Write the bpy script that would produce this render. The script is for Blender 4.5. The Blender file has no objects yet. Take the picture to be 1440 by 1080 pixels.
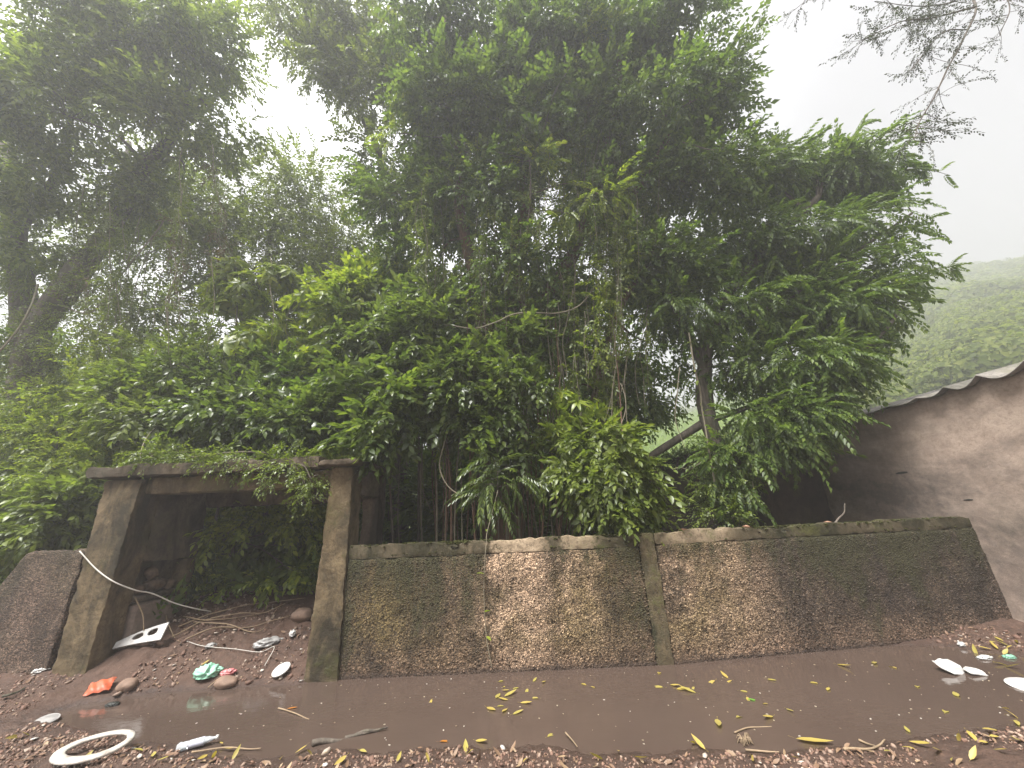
import bpy, math, random
import numpy as np
from mathutils import Vector, Matrix

rng = np.random.default_rng(11)
random.seed(5)
S = bpy.context.scene
COL = S.collection
PI = math.pi

# ------------------------------------------------------------------ camera model
F, PITCH, ROLL, EYE = 519.0, math.radians(20.2), math.radians(2.6), 1.6
def ray(px, py):
    x, y = px - 720.0, 540.0 - py
    c, s = math.cos(ROLL), math.sin(ROLL)
    xr, yr = x*c + y*s, -x*s + y*c
    return np.array([xr, F*math.cos(PITCH) - yr*math.sin(PITCH), F*math.sin(PITCH) + yr*math.cos(PITCH)])
def at(px, py, Y):
    d = ray(px, py); t = Y/d[1]
    return d*t + np.array([0, 0, EYE])
def mpp(px, py, Y):
    return Y/ray(px, py)[1]
def on_ground(px, py, z=0.0):
    d = ray(px, py); t = (z-EYE)/d[2]
    return d*t + np.array([0, 0, EYE])

# ------------------------------------------------------------------ noise
def _hash(ix, iy, iz, seed):
    h = (ix*374761393 + iy*668265263 + iz*2147483647 + seed*974634599) & 0xffffffff
    h = ((h ^ (h >> 13)) * 1274126177) & 0xffffffff
    h = h ^ (h >> 16)
    return (h & 0xffffff)/float(0xffffff)
def vnoise(P, scale=1.0, seed=0):
    P = np.asarray(P, float)*scale
    i = np.floor(P).astype(np.int64); f = P - i
    u = f*f*(3-2*f); r = 0
    for a in (0, 1):
        for b in (0, 1):
            for c in (0, 1):
                w = (u[:, 0] if a else 1-u[:, 0])*(u[:, 1] if b else 1-u[:, 1])*(u[:, 2] if c else 1-u[:, 2])
                r = r + w*_hash(i[:, 0]+a, i[:, 1]+b, i[:, 2]+c, seed)
    return r*2 - 1
def fbm(P, scale=1.0, oct=4, seed=0):
    r, a, t = 0, 1.0, 0
    for k in range(oct):
        r = r + a*vnoise(P, scale*2**k, seed+k*17); t += a; a *= .5
    return r/t
def sstep(a, b, x):
    t = np.clip((x-a)/(b-a), 0, 1); return t*t*(3-2*t)

# ------------------------------------------------------------------ objects
def mesh(name, V, Fc, smooth=False):
    """V (n,3); Fc array (m,k) or list of such arrays"""
    m = bpy.data.meshes.new(name)
    V = np.asarray(V, np.float32)
    if not isinstance(Fc, list): Fc = [Fc]
    Fc = [np.asarray(f, np.int32) for f in Fc if len(f)]
    m.vertices.add(len(V)); m.vertices.foreach_set('co', V.ravel())
    nl = sum(f.size for f in Fc); nf = sum(len(f) for f in Fc)
    m.loops.add(nl); m.loops.foreach_set('vertex_index', np.concatenate([f.ravel() for f in Fc]))
    st, k0 = [], 0
    for f in Fc:
        st.append(k0 + np.arange(len(f))*f.shape[1]); k0 += f.size
    m.polygons.add(nf); m.polygons.foreach_set('loop_start', np.concatenate(st).astype(np.int32))
    if smooth: m.polygons.foreach_set('use_smooth', np.ones(nf, bool))
    m.update(calc_edges=True); m.validate()
    return m
class MB:
    def __init__(s): s.v = []; s.f = {3: [], 4: []}; s.n = 0
    def add(s, V, Fc):
        V = np.asarray(V, float)
        for f in (Fc if isinstance(Fc, list) else [Fc]):
            f = np.asarray(f)
            if len(f): s.f[f.shape[1]].append(f + s.n)
        s.v.append(V); s.n += len(V)
        return s
    def arrays(s):
        return np.concatenate(s.v), [np.concatenate(s.f[k]) for k in (3, 4) if s.f[k]]
def tag(o, label=None, cat=None, group=None, kind=None):
    for k, v in (('label', label), ('category', cat), ('group', group), ('kind', kind)):
        if v: o[k] = v
    return o
def obj(name, geo, mat, parent=None, smooth=False, loc=None):
    if isinstance(geo, MB): geo = geo.arrays()
    if isinstance(geo, tuple):
        V, Fc = geo
        V = np.asarray(V, float)
        off = None
        if parent is not None:
            off = np.array(world_loc(parent))
        elif loc is not None: off = np.array(loc)
        if off is not None: V = V - off
        geo = mesh(name, V, Fc, smooth)
    o = bpy.data.objects.new(name, geo); COL.objects.link(o)
    if mat and not geo.materials: geo.materials.append(mat)
    if parent is not None: o.parent = parent
    elif loc is not None: o.location = loc
    return o
def world_loc(o):
    l = Vector((0, 0, 0))
    while o is not None: l = l + o.location; o = o.parent
    return l
def thing(name, label, cat, loc=(0, 0, 0), group=None):
    o = bpy.data.objects.new(name, None); COL.objects.link(o)
    o.empty_display_size = .2
    o.location = loc; return tag(o, label, cat, group)

# ------------------------------------------------------------------ geometry
def tube(P, R, n=8, cap=True):
    P = np.asarray(P, float); k = len(P)
    R = np.broadcast_to(np.asarray(R, float), (k,)) if np.ndim(R) else np.full(k, R)
    T = np.gradient(P, axis=0); T /= np.linalg.norm(T, axis=1)[:, None] + 1e-9
    ref = np.array([0, 0, 1.]) if abs(T[0, 2]) < .9 else np.array([1., 0, 0])
    V = []; u = np.cross(T[0], ref)
    for i in range(k):
        u = u - T[i]*np.dot(u, T[i]); u /= np.linalg.norm(u)+1e-9
        w = np.cross(T[i], u)
        a = np.arange(n)*2*PI/n
        V.append(P[i] + R[i]*(np.cos(a)[:, None]*u + np.sin(a)[:, None]*w))
    V = np.concatenate(V)
    i, j = np.meshgrid(np.arange(k-1), np.arange(n), indexing='ij')
    j2 = (j+1) % n
    Q = np.stack([i*n+j, i*n+j2, (i+1)*n+j2, (i+1)*n+j], -1).reshape(-1, 4)
    Fs = [Q]
    if cap:
        V = np.concatenate([V, P[:1], P[-1:]]); a = np.arange(n); b = (a+1) % n
        Fs = [np.concatenate([np.stack([np.full(n, k*n), b, a], 1), np.stack([np.full(n, k*n+1), (k-1)*n+a, (k-1)*n+b], 1)]), Q]
    return V, Fs
def spline(P, m=12):
    P = np.asarray(P, float)
    if len(P) < 3:
        t = np.linspace(0, 1, m)[:, None]; return P[0]*(1-t)+P[-1]*t
    Q = np.concatenate([[2*P[0]-P[1]], P, [2*P[-1]-P[-2]]]); out = []
    for i in range(1, len(Q)-2):
        p0, p1, p2, p3 = Q[i-1:i+3]
        t = np.linspace(0, 1, m, endpoint=False)[:, None]
        out.append(.5*((2*p1) + (-p0+p2)*t + (2*p0-5*p1+4*p2-p3)*t**2 + (-p0+3*p1-3*p2+p3)*t**3))
    out.append(P[-1:]); return np.concatenate(out)
def wob(P, amp, scale=2., seed=0):
    d = np.stack([vnoise(P, scale, seed), vnoise(P, scale, seed+7), vnoise(P, scale, seed+13)], 1)
    return P + d*amp
def rough_box(x0, x1, y0, y1, z0, z1, res=.06, amp=.012, scale=6., seed=0, shape=None, fine=.0, rnd=.03):
    """a box with every face gridded and worn by noise"""
    L = [x1-x0, y1-y0, z1-z0]; n = [max(2, int(round(l/res))) for l in L]
    mb = MB()
    org = np.array([x0, y0, z0])
    for ax in range(3):
        a, b = [(1, 2), (2, 0), (0, 1)][ax]
        for side in (0, 1):
            u, v = np.meshgrid(np.linspace(0, 1, n[a]+1), np.linspace(0, 1, n[b]+1), indexing='ij')
            P = np.zeros((u.size, 3)); P[:, a] = u.ravel()*L[a]; P[:, b] = v.ravel()*L[b]; P[:, ax] = side*L[ax]
            i, j = np.meshgrid(np.arange(n[a]), np.arange(n[b]), indexing='ij'); w = n[b]+1
            q = np.stack([i*w+j, (i+1)*w+j, (i+1)*w+j+1, i*w+j+1], -1).reshape(-1, 4)
            mb.add(P+org, q if side else q[:, ::-1])
    V, Fs = mb.arrays()
    lo, hi = np.array([x0, y0, z0]), np.array([x1, y1, z1]); mid = (lo+hi)/2
    sg = np.where(V < mid, 1., -1.); dd = np.minimum(V-lo, hi-V); chip = rnd*(.35+.9*np.abs(fbm(V, 4.5, 3, seed+90))*2)
    for a, b in ((0, 1), (1, 2), (0, 2)):
        am = np.maximum(0, chip-dd[:, a]-dd[:, b])*.5
        V[:, a] += sg[:, a]*am; V[:, b] += sg[:, b]*am
    if shape is not None: V = shape(V)
    D = np.stack([fbm(V, scale, 3, seed), fbm(V, scale, 3, seed+31), fbm(V, scale, 3, seed+57)], 1)
    V = V + D*amp
    if fine: V = V + fine*np.stack([vnoise(V, 45, 3+k) for k in range(3)], 1)
    return V, Fs
def rot_xy(V, ang, piv):
    V = np.array(V); c, s = math.cos(ang), math.sin(ang)
    x, y = V[:, 0]-piv[0], V[:, 1]-piv[1]
    V[:, 0] = piv[0]+c*x-s*y; V[:, 1] = piv[1]+s*x+c*y
    return V
_ico = None
def ico(sub=2):
    global _ico
    import bmesh
    bm = bmesh.new(); bmesh.ops.create_icosphere(bm, subdivisions=sub, radius=1)
    V = np.array([v.co for v in bm.verts]); Fc = np.array([[v.index for v in f.verts] for f in bm.faces]); bm.free()
    return V, Fc
def rock(seed, r=(1, 1, 1), sub=2, amp=.35):
    V, Fc = ico(sub)
    n = fbm(V+seed*3.7, 1.3, 3, seed)
    return V*(1+amp*n)[:, None]*np.array(r), Fc
def frame_from(d, up):
    """rows of rotation: x along d, z near up. d,up (n,3) -> (n,3,3) columns x,y,z"""
    d = d/(np.linalg.norm(d, axis=1)[:, None]+1e-9)
    y = np.cross(up, d); y /= np.linalg.norm(y, axis=1)[:, None]+1e-9
    z = np.cross(d, y)
    return np.stack([d, y, z], 2)
def scatter(T, pos, rot, scl):
    """many copies of template T=(V,F) as one array pair"""
    V, Fc = T; n = len(pos)
    W = np.einsum('nij,vj->nvi', rot, V)*scl[:, None, None] + pos[:, None, :]
    G = Fc[None] + (np.arange(n)*len(V))[:, None, None]
    return W.reshape(-1, 3), G.reshape(-1, Fc.shape[1])

# ------------------------------------------------------------------ leaves and sprays
def leaf(L, w, fold=.25, bend=.25):
    """simple folded leaf along +x, 4 triangles"""
    V = np.array([[0, 0, 0], [.42*L, w/2, fold*w*.5-.0], [.42*L, 0, -.02*L], [.42*L, -w/2, fold*w*.5], [L, 0, -bend*L*.5]])
    Fc = np.array([[0, 2, 1], [0, 3, 2], [1, 2, 4], [2, 3, 4]])
    return V, Fc
def leaf_big(L, w, fold=.25, bend=.35):
    xs = [.0, .18, .45, .75, 1.0]; ws = [.06, .75, 1., .62, .02]
    V = []
    for x, q in zip(xs, ws):
        z = -bend*L*x*x*.6
        V += [[x*L, q*w/2, z+fold*q*w*.5], [x*L, 0, z], [x*L, -q*w/2, z+fold*q*w*.5]]
    V = np.array(V); Fc = []
    for i in range(4):
        for j in (0, 1):
            a = i*3+j; b = a+3
            Fc += [[a, a+1, b], [a+1, b+1, b]]
    return V, np.array(Fc)[:, ::-1]
def put(T, pos, d, up, s=1.):
    V, Fc = T
    R = frame_from(np.array([d], float), np.array([up], float))[0]
    return (V@R.T)*s + np.array(pos), Fc
def merge(parts):
    mb = MB()
    for V, Fc in parts: mb.add(V, Fc)
    V, Fs = mb.arrays(); return V, Fs[0]
def spray_simple(L=.45, n=13, ll=.11, lw=.058, droop=.3, seed=0, big=False):
    r = np.random.default_rng(seed); out = []; mk = leaf_big if big else leaf
    for i in range(n):
        t = (i+.6)/n; x = L*t; z = -droop*L*t*t
        side = 1 if i % 2 else -1
        a = r.uniform(.6, 1.2)*(1-.5*t)
        d = [math.cos(a), side*math.sin(a), r.uniform(-.7, .15)]
        s = r.uniform(.7, 1.15)
        out.append(put(mk(ll*s, lw*s, r.uniform(.1, .5), r.uniform(.1, .6)), [x, r.normal(0, .01), z+r.normal(0, .012)], d, [r.normal(0, .35), r.normal(0, .35), 1]))
    return merge(out)
def spray_pinnate(L=.4, n=7, ll=.105, lw=.046, droop=.5, seed=0):
    r = np.random.default_rng(seed); out = []
    for i in range(n):
        t = (i+1.)/n; x = L*t; z = -droop*L*t*t
        for side in (1, -1):
            a = 1.0-.45*t+r.normal(0, .08)
            d = [math.cos(a), side*math.sin(a), -.35-.4*t+r.normal(0, .1)]
            s = r.uniform(.8, 1.1)*(1-.3*abs(t-.5))
            out.append(put(leaf(ll*s, lw*s, .3, r.uniform(.2, .6)), [x, 0, z], d, [0, side*.25, 1]))
    out.append(put(leaf(ll, lw, .3, .4), [L, 0, -droop*L], [1, 0, -.9], [0, 0, 1]))
    # rachis as a thin sliver
    out.append((np.array([[0, .003, 0], [0, -.003, 0], [L, 0, -droop*L]]), np.array([[0, 1, 2]])))
    return merge(out)
def spray_whorl(n=8, ll=.2, lw=.07, seed=0, droop=.6, big=True):
    r = np.random.default_rng(seed); out = []
    for i in range(n):
        a = 2*PI*i/n*1.03+r.normal(0, .15)
        e = r.uniform(-droop, .25)
        d = [.35, math.cos(a), math.sin(a)] if False else [math.sin(e)*.5+.25, math.cos(a), math.sin(a)]
        s = r.uniform(.75, 1.1)
        out.append(put((leaf_big if big else leaf)(ll*s, lw*s, .2, r.uniform(.3, .9)), [r.uniform(-.03, .03), .015*math.cos(a), .015*math.sin(a)], d, [1, 0, .05]))
    return merge(out)
SPR = {
 'simple': [spray_simple(seed=k) for k in range(5)],
 'fine': [spray_simple(.4, 16, .075, .036, .25, seed=20+k) for k in range(5)],
 'pinnate': [spray_pinnate(seed=k, L=.29+.025*k) for k in range(5)],
 'longpin': [spray_pinnate(.62, 9, .17, .056, .55, seed=9+k) for k in range(4)],
 'oval': [spray_simple(.5, 11,   .17, .082, .55, seed=40+k, big=True) for k in range(4)],
 'glossy': [spray_simple(.38, 10, .13, .064, .3, seed=60+k, big=True) for k in range(4)],
 'whorl': [spray_whorl(seed=70+k) for k in range(4)],
 'small': [spray_simple(.28, 14, .055, .028, .25, seed=80+k) for k in range(4)],
}
def unit_ball(n):
    d = rng.normal(size=(n, 3)); d /= np.linalg.norm(d, axis=1)[:, None]
    return d
def foliage(lobes, kind, per_clump=9, clump_r=.33, scale=1., droop=.25, gap=-.15, gapscale=.75, shell=.45, seed=0, upbias=.15):
    """lobes: (centre, (rx,ry,rz), n_clumps). Returns leaf arrays and clump centres."""
    parts, cl_all = [], []
    for c, r, n in lobes:
        d = unit_ball(int(n)); rad = rng.random(int(n))**shell
        cl = np.array(c) + d*rad[:, None]*np.array(r)
        keep = fbm(cl, gapscale, 2, seed+5) > gap
        cl = cl[keep]; d = d[keep]
        if not len(cl): continue
        cl_all.append(cl)
        m = per_clump*len(cl)
        P = np.repeat(cl, per_clump, 0); D0 = np.repeat(d, per_clump, 0)
        j = unit_ball(m)
        P = P + j*clump_r*scale*rng.random(m)[:, None]**.6*np.array([1, 1, .75])
        D = j*.9 + D0*.7 + rng.normal(0, .45, (m, 3)); D[:, 2] += upbias-droop
        U = rng.normal(0, .3, (m, 3)) + np.array([0, 0, 1.])
        R = frame_from(D, U); sc = scale*rng.uniform(.75, 1.25, m)
        pick = rng.integers(0, len(SPR[kind]), m)
        for k, T in enumerate(SPR[kind]):
            s = pick == k
            if s.any(): parts.append(scatter(T, P[s], R[s], sc[s]))
    mb = MB()
    for V, Fc in parts: mb.add(V, Fc)
    V, Fs = mb.arrays()
    return (V, Fs), np.concatenate(cl_all)
def lobe(px, py, Y, rx, ry, n, depth=None):
    k = mpp(px, py, Y)
    return (at(px, py, Y), (rx*k*1.02, depth if depth else min(rx, ry)*k*1.0, ry*k*1.02), n*1.22)

# ------------------------------------------------------------------ materials
def nd(nt, typ, ins=None, **props):
    n = nt.nodes.new(typ)
    for k, v in props.items(): setattr(n, k, v)
    for k, v in (ins or {}).items():
        if hasattr(v, 'is_output') or isinstance(v, bpy.types.NodeSocket): nt.links.new(v, n.inputs[k])
        else: n.inputs[k].default_value = v
    return n
def ramp(nt, fac, stops, interp='LINEAR'):
    n = nt.nodes.new('ShaderNodeValToRGB'); nt.links.new(fac, n.inputs[0]); e = n.color_ramp.elements
    n.color_ramp.interpolation = interp
    while len(e) < len(stops): e.new(.5)
    for q, (p, c) in zip(e, stops):
        q.position = p; q.color = (c[0], c[1], c[2], 1) if not np.isscalar(c) else (c, c, c, 1)
    return n.outputs[0]
def new_mat(name):
    m = bpy.data.materials.new(name); m.use_nodes = True; nt = m.node_tree
    b = nt.nodes['Principled BSDF']; return m, nt, b, nt.nodes['Material Output']
def objco(nt): return nd(nt, 'ShaderNodeNewGeometry').outputs['Position']
def noise(nt, co, scale, detail=6, rough=.6, dist=0.):
    return nd(nt, 'ShaderNodeTexNoise', {'Vector': co, 'Scale': scale, 'Detail': detail, 'Roughness': rough, 'Distortion': dist}).outputs['Fac']
def mapping(nt, co, scale=(1, 1, 1), loc=(0, 0, 0)):
    return nd(nt, 'ShaderNodeMapping', {'Vector': co, 'Scale': scale, 'Location': loc}).outputs[0]
def mix(nt, fac, a, b, mode='MIX'):
    n = nd(nt, 'ShaderNodeMix', data_type='RGBA', blend_type=mode)
    for idx, v in ((0, fac), (6, a), (7, b)):
        if isinstance(v, bpy.types.NodeSocket): nt.links.new(v, n.inputs[idx])
        else: n.inputs[idx].default_value = v if np.isscalar(v) else (*v[:3], 1)
    return n.outputs[2]
def math_(nt, op, a, b=0., c=None):
    n = nd(nt, 'ShaderNodeMath', operation=op)
    for i, v in enumerate((a, b) if c is None else (a, b, c)):
        if isinstance(v, bpy.types.NodeSocket): nt.links.new(v, n.inputs[i])
        else: n.inputs[i].default_value = v
    return n.outputs[0]
def bump(nt, h, strength=.5, dist=.01, nrm=None):
    ins = {'Height': h, 'Strength': strength, 'Distance': dist}
    if nrm: ins['Normal'] = nrm
    return nd(nt, 'ShaderNodeBump', ins).outputs[0]

def leaf_mat(name, cols, rough=.36, trans=.40, spec=.55, coat=0.):
    m, nt, b, out = new_mat(name)
    ri = nd(nt, 'ShaderNodeNewGeometry').outputs['Random Per Island']
    k = len(cols)
    c = ramp(nt, ri, [(i/(k-1), q) for i, q in enumerate(cols)])
    big = noise(nt, objco(nt), .9, 2)
    c = mix(nt, ramp(nt, big, [(.35, 0.), (.65, 1.)]), mix(nt, .55, c, (0.9, 1., .75), 'MULTIPLY'), c)
    nt.links.new(c, b.inputs['Base Color'])
    b.inputs['Roughness'].default_value = rough; b.inputs['Specular IOR Level'].default_value = spec
    if coat: b.inputs['Coat Weight'].default_value = coat; b.inputs['Coat Roughness'].default_value = .25
    tr = nd(nt, 'ShaderNodeBsdfTranslucent', {'Color': mix(nt, 1., c, (1.9, 2.0, .9), 'MULTIPLY')})
    mx = nd(nt, 'ShaderNodeMixShader', {0: trans, 1: b.outputs[0], 2: tr.outputs[0]})
    nt.links.new(mx.outputs[0], out.inputs[0])
    return m
def simple_mat(name, col, rough=.6, var=.25, scale=8., spec=.4, bumpd=0., bscale=40.):
    m, nt, b, out = new_mat(name); co = objco(nt)
    n = noise(nt, co, scale)
    c = mix(nt, ramp(nt, n, [(.3, 0.), (.7, 1.)]), [q*(1-var) for q in col], [min(1, q*(1+var)) for q in col])
    nt.links.new(c, b.inputs['Base Color']); b.inputs['Roughness'].default_value = rough
    b.inputs['Specular IOR Level'].default_value = spec
    if bumpd: nt.links.new(bump(nt, noise(nt, co, bscale), .7, bumpd), b.inputs['Normal'])
    return m

M = {}
M['leaf_mid'] = leaf_mat('leaf_mid', [(0.074, 0.099, 0.025), (0.103, 0.135, 0.032), (0.137, 0.172, 0.040), (0.188, 0.224, 0.045)])
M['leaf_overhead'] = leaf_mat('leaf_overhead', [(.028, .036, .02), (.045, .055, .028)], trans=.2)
M['leaf_dark'] = leaf_mat('leaf_dark', [(0.052, 0.081, 0.021), (0.074, 0.115, 0.028), (0.104, 0.149, 0.035), (0.148, 0.197, 0.040)], rough=.42, spec=.4)
M['leaf_olive'] = leaf_mat('leaf_olive', [(0.059, 0.078, 0.021), (0.089, 0.115, 0.026), (0.127, 0.149, 0.032), (0.148, 0.176, 0.035)])
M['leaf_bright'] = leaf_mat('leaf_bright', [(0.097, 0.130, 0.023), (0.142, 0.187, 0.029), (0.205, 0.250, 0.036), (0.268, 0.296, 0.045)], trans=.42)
M['leaf_gloss'] = leaf_mat('leaf_gloss', [(0.048, 0.073, 0.023), (0.074, 0.104, 0.029), (0.103, 0.140, 0.036), (0.154, 0.192, 0.045)], rough=.33, spec=.6, coat=.18)
M['leaf_brown'] = leaf_mat('leaf_brown', [(.10, .06, .03), (.14, .09, .045), (.08, .075, .03)], trans=.2)
M['leaf_light'] = leaf_mat('leaf_light', [(.075, .10, .03), (.11, .145, .036), (.155, .19, .044), (.20, .235, .05)], trans=.5)
M['grass'] = leaf_mat('grass', [(.14, .20, .025), (.20, .28, .035), (.27, .34, .05)], trans=.45)
M['hillleaf'] = leaf_mat('hillleaf', [(.06, .08, .022), (.095, .12, .03), (.14, .165, .045), (.19, .20, .06)], rough=.7, spec=.15)

def bark_mat(name, a, b_, s=1.):
    m, nt, b, out = new_mat(name); co = objco(nt)
    st = mapping(nt, co, (9*s, 9*s, 1.6*s))
    n1 = noise(nt, st, 2.2, 8, .7); n2 = noise(nt, co, 3., 4)
    c = mix(nt, ramp(nt, n1, [(.3, 0.), (.7, 1.)]), a, b_)
    c = mix(nt, ramp(nt, n2, [(.5, 0.), (.68, .75)]), c, (.045, .055, .022))
    nt.links.new(c, b.inputs['Base Color']); b.inputs['Roughness'].default_value = .85
    nt.links.new(bump(nt, n1, .8, .03), b.inputs['Normal'])
    return m
M['bark'] = bark_mat('bark', (.05, .04, .032), (.17, .14, .11))
M['bark_red'] = bark_mat('bark_red', (.07, .035, .022), (.20, .11, .07), 1.6)
M['root'] = simple_mat('root', (.17, .10, .065), .8, .4, 9)
M['vine'] = simple_mat('vine', (.19, .165, .115), .75, .35, 6)
M['drystem'] = simple_mat('drystem', (.26, .19, .12), .8, .3, 7)

# pebble-dash rendering with moss, grime and lit patches painted pale into the colour
def pebble_mat(name, base_lo, base_hi, xstops, moss=.5, island=False):
    m, nt, b, out = new_mat(name); co = objco(nt)
    sep = nd(nt, 'ShaderNodeSeparateXYZ', {0: co})
    X, Z = sep.outputs[0], sep.outputs[2]
    vor = nd(nt, 'ShaderNodeTexVoronoi', {'Vector': co, 'Scale': 64., 'Randomness': 1.}, feature='F1')
    vor2 = nd(nt, 'ShaderNodeTexVoronoi', {'Vector': co, 'Scale': 120., 'Randomness': 1.}, feature='F1')
    peb = nd(nt, 'ShaderNodeSeparateColor', {0: vor.outputs['Color']}).outputs[0]
    peb2 = nd(nt, 'ShaderNodeSeparateColor', {0: vor2.outputs['Color']}).outputs[1]
    n_sp = noise(nt, co, 24., 7, .8); n_m = noise(nt, co, 3.2, 7, .7); n_l = noise(nt, co, 1.1, 6, .65)
    streak = noise(nt, mapping(nt, co, (2.6, 2.6, .8)), 1., 8, .68, .5)
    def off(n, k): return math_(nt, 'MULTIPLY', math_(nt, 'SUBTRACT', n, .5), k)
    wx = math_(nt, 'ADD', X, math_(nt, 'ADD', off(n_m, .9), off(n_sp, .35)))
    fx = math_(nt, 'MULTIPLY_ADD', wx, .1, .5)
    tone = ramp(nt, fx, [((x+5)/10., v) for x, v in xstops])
    lit_pale = math_(nt, 'MULTIPLY', tone, ramp(nt, n_m, [(.34, .2), (.6, 1.1)]))
    base = mix(nt, lit_pale, mix(nt, ramp(nt, fx, [(.76, 0.), (.83, 1.)]), base_lo, (.046, .034, .030)), base_hi)
    # olive-ochre lichen film and reddish-brown damp patches: change the film between the grains
    base = mix(nt, math_(nt, 'MULTIPLY', math_(nt, 'MULTIPLY', ramp(nt, n_l, [(.42, 0.), (.6, 1.)]), .7*moss), ramp(nt, fx, [(.74, 1.), (.82, .15)])), base, (.15, .115, .042))
    base = mix(nt, ramp(nt, math_(nt, 'ADD', Z, off(n_m, .5)), [(.02, .8), (.35, 0.)]), base, (.22, .145, .10))
    grain = mix(nt, ramp(nt, peb, [(.0, 0.), (.45, .35), (.78, .55), (.86, 1.)]), (.42, .40, .38), (1.6, 1.58, 1.55))
    grain2 = mix(nt, ramp(nt, peb2, [(.2, 0.), (.8, 1.)]), (.55, .55, .55), (1.35, 1.33, 1.3))
    c = mix(nt, 1., mix(nt, 1., base, grain, 'MULTIPLY'), grain2, 'MULTIPLY')
    if island:
        ri = nd(nt, 'ShaderNodeNewGeometry').outputs['Random Per Island']
        c = mix(nt, 1., base, ramp(nt, ri, [(0., .3), (.5, .9), (.85, 1.5), (1., 2.3)]), 'MULTIPLY')
    c = mix(nt, ramp(nt, n_sp, [(.38, .85), (.49, 0.)]), c, (.03, .022, .016))
    soot = math_(nt, 'MULTIPLY', ramp(nt, math_(nt, 'ADD', noise(nt, mapping(nt, co, (2., 2., 1.1), (3, 0, 5)), 1., 8, .7), off(n_sp, .3)), [(.47, 0.), (.6, .8)]), math_(nt, 'SUBTRACT', 1.1, lit_pale))
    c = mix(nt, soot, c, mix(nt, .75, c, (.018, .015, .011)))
    # green-black moss, thickest at the top, breaking up into specks
    mo = math_(nt, 'SUBTRACT', math_(nt, 'ADD', streak, math_(nt, 'MULTIPLY', math_(nt, 'SUBTRACT', Z, .62), .24)), math_(nt, 'MULTIPLY', tone, .24))
    mo = math_(nt, 'ADD', math_(nt, 'ADD', mo, off(n_sp, .45)), off(peb, .10))
    c = mix(nt, math_(nt, 'MULTIPLY', ramp(nt, mo, [(.455, 0.), (.60, .95)]), moss), c, mix(nt, peb2, (.016, .016, .008), (.066, .063, .024)))
    wet = ramp(nt, math_(nt, 'ADD', Z, off(n_sp, .08)), [(.015, .75), (.07, 0.)])
    c = mix(nt, wet, c, (.05, .035, .028))
    nt.links.new(c, b.inputs['Base Color'])
    b.inputs['Roughness'].default_value = .75; b.inputs['Specular IOR Level'].default_value = .35
    h = math_(nt, 'ADD', math_(nt, 'MULTIPLY', vor.outputs['Distance'], -.6), math_(nt, 'MULTIPLY', n_sp, 1.4))
    nt.links.new(bump(nt, h, .9, .022), b.inputs['Normal'])
    return m
WX = [(-2.5, .12), (-1.6, .16), (-.75, .22), (-.36, .45), (-.3, 1.), (.28, 1.), (.36, .25), (.5, .3), (.58, .85), (.9, .85), (1.0, .15), (1.5, .22), (1.75, .5), (1.95, .85), (2.6, .8), (2.9, .4), (3.3, .12), (4.9, .12)]  # high stops paint the wall's lit patches; coping and moss follow them
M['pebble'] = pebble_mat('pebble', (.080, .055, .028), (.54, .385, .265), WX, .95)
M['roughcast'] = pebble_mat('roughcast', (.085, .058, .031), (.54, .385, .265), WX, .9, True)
M['pebble_left'] = pebble_mat('pebble_left', (.12, .08, .06), (.26, .19, .145), [(-5, .3), (0, .3)], .3)

def plaster_mat(name, lo, hi, grime, moss=.5, stain_scale=1.2, gr=(.46, .62), bumpd=.01, tone=None, sx=1.7, speck=1.):
    m, nt, b, out = new_mat(name); co = objco(nt)
    n1 = noise(nt, co, 2.6, 8, .72); n2 = noise(nt, co, 19., 7, .78); n3 = noise(nt, co, 7., 7, .7)
    st = noise(nt, mapping(nt, co, (sx, sx, .75)), stain_scale, 8, .68, .6); n4 = noise(nt, co, 1.3, 6, .65)
    def off(n, k): return math_(nt, 'MULTIPLY', math_(nt, 'SUBTRACT', n, .5), k)
    c = mix(nt, ramp(nt, math_(nt, 'ADD', n1, off(n2, .4)), [(.32, 0.), (.66, 1.)]), lo, hi)
    c = mix(nt, ramp(nt, n2, [(.34, .75*speck), (.52, 0.)]), c, [q*.3 for q in lo])
    c = mix(nt, ramp(nt, n3, [(.58, 0.), (.7, .5*speck)]), c, [min(1, q*1.35) for q in hi])
    fac = math_(nt, 'ADD', math_(nt, 'ADD', st, off(n2, .35*speck)), off(n3, .25))
    g = ramp(nt, fac, [(gr[0], 0.), (gr[1], 1.)])
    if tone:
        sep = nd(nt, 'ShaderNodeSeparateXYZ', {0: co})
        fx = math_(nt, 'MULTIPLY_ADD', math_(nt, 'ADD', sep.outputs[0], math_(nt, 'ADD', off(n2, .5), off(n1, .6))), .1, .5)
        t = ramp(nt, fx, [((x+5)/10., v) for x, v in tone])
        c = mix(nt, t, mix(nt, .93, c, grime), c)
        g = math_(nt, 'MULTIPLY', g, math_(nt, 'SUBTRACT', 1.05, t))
    c = mix(nt, g, c, grime)
    c = mix(nt, math_(nt, 'MULTIPLY', ramp(nt, math_(nt, 'ADD', n4, off(n2, .5)), [(.54, 0.), (.66, .9)]), moss), c, mix(nt, n2, (.02, .022, .008), (.11, .11, .03)))
    nt.links.new(c, b.inputs['Base Color']); b.inputs['Roughness'].default_value = .85
    b.inputs['Specular IOR Level'].default_value = .3
    h = math_(nt, 'ADD', n2, math_(nt, 'ADD', math_(nt, 'MULTIPLY', n1, .6), math_(nt, 'MULTIPLY', n3, .7)))
    nt.links.new(bump(nt, h, .9, bumpd), b.inputs['Normal'])
    return m
M['coping'] = plaster_mat('coping', (.20, .15, .09), (.46, .35, .24), (.022, .021, .009), 1., 1.6, (.42, .56), .012, WX)
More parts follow.
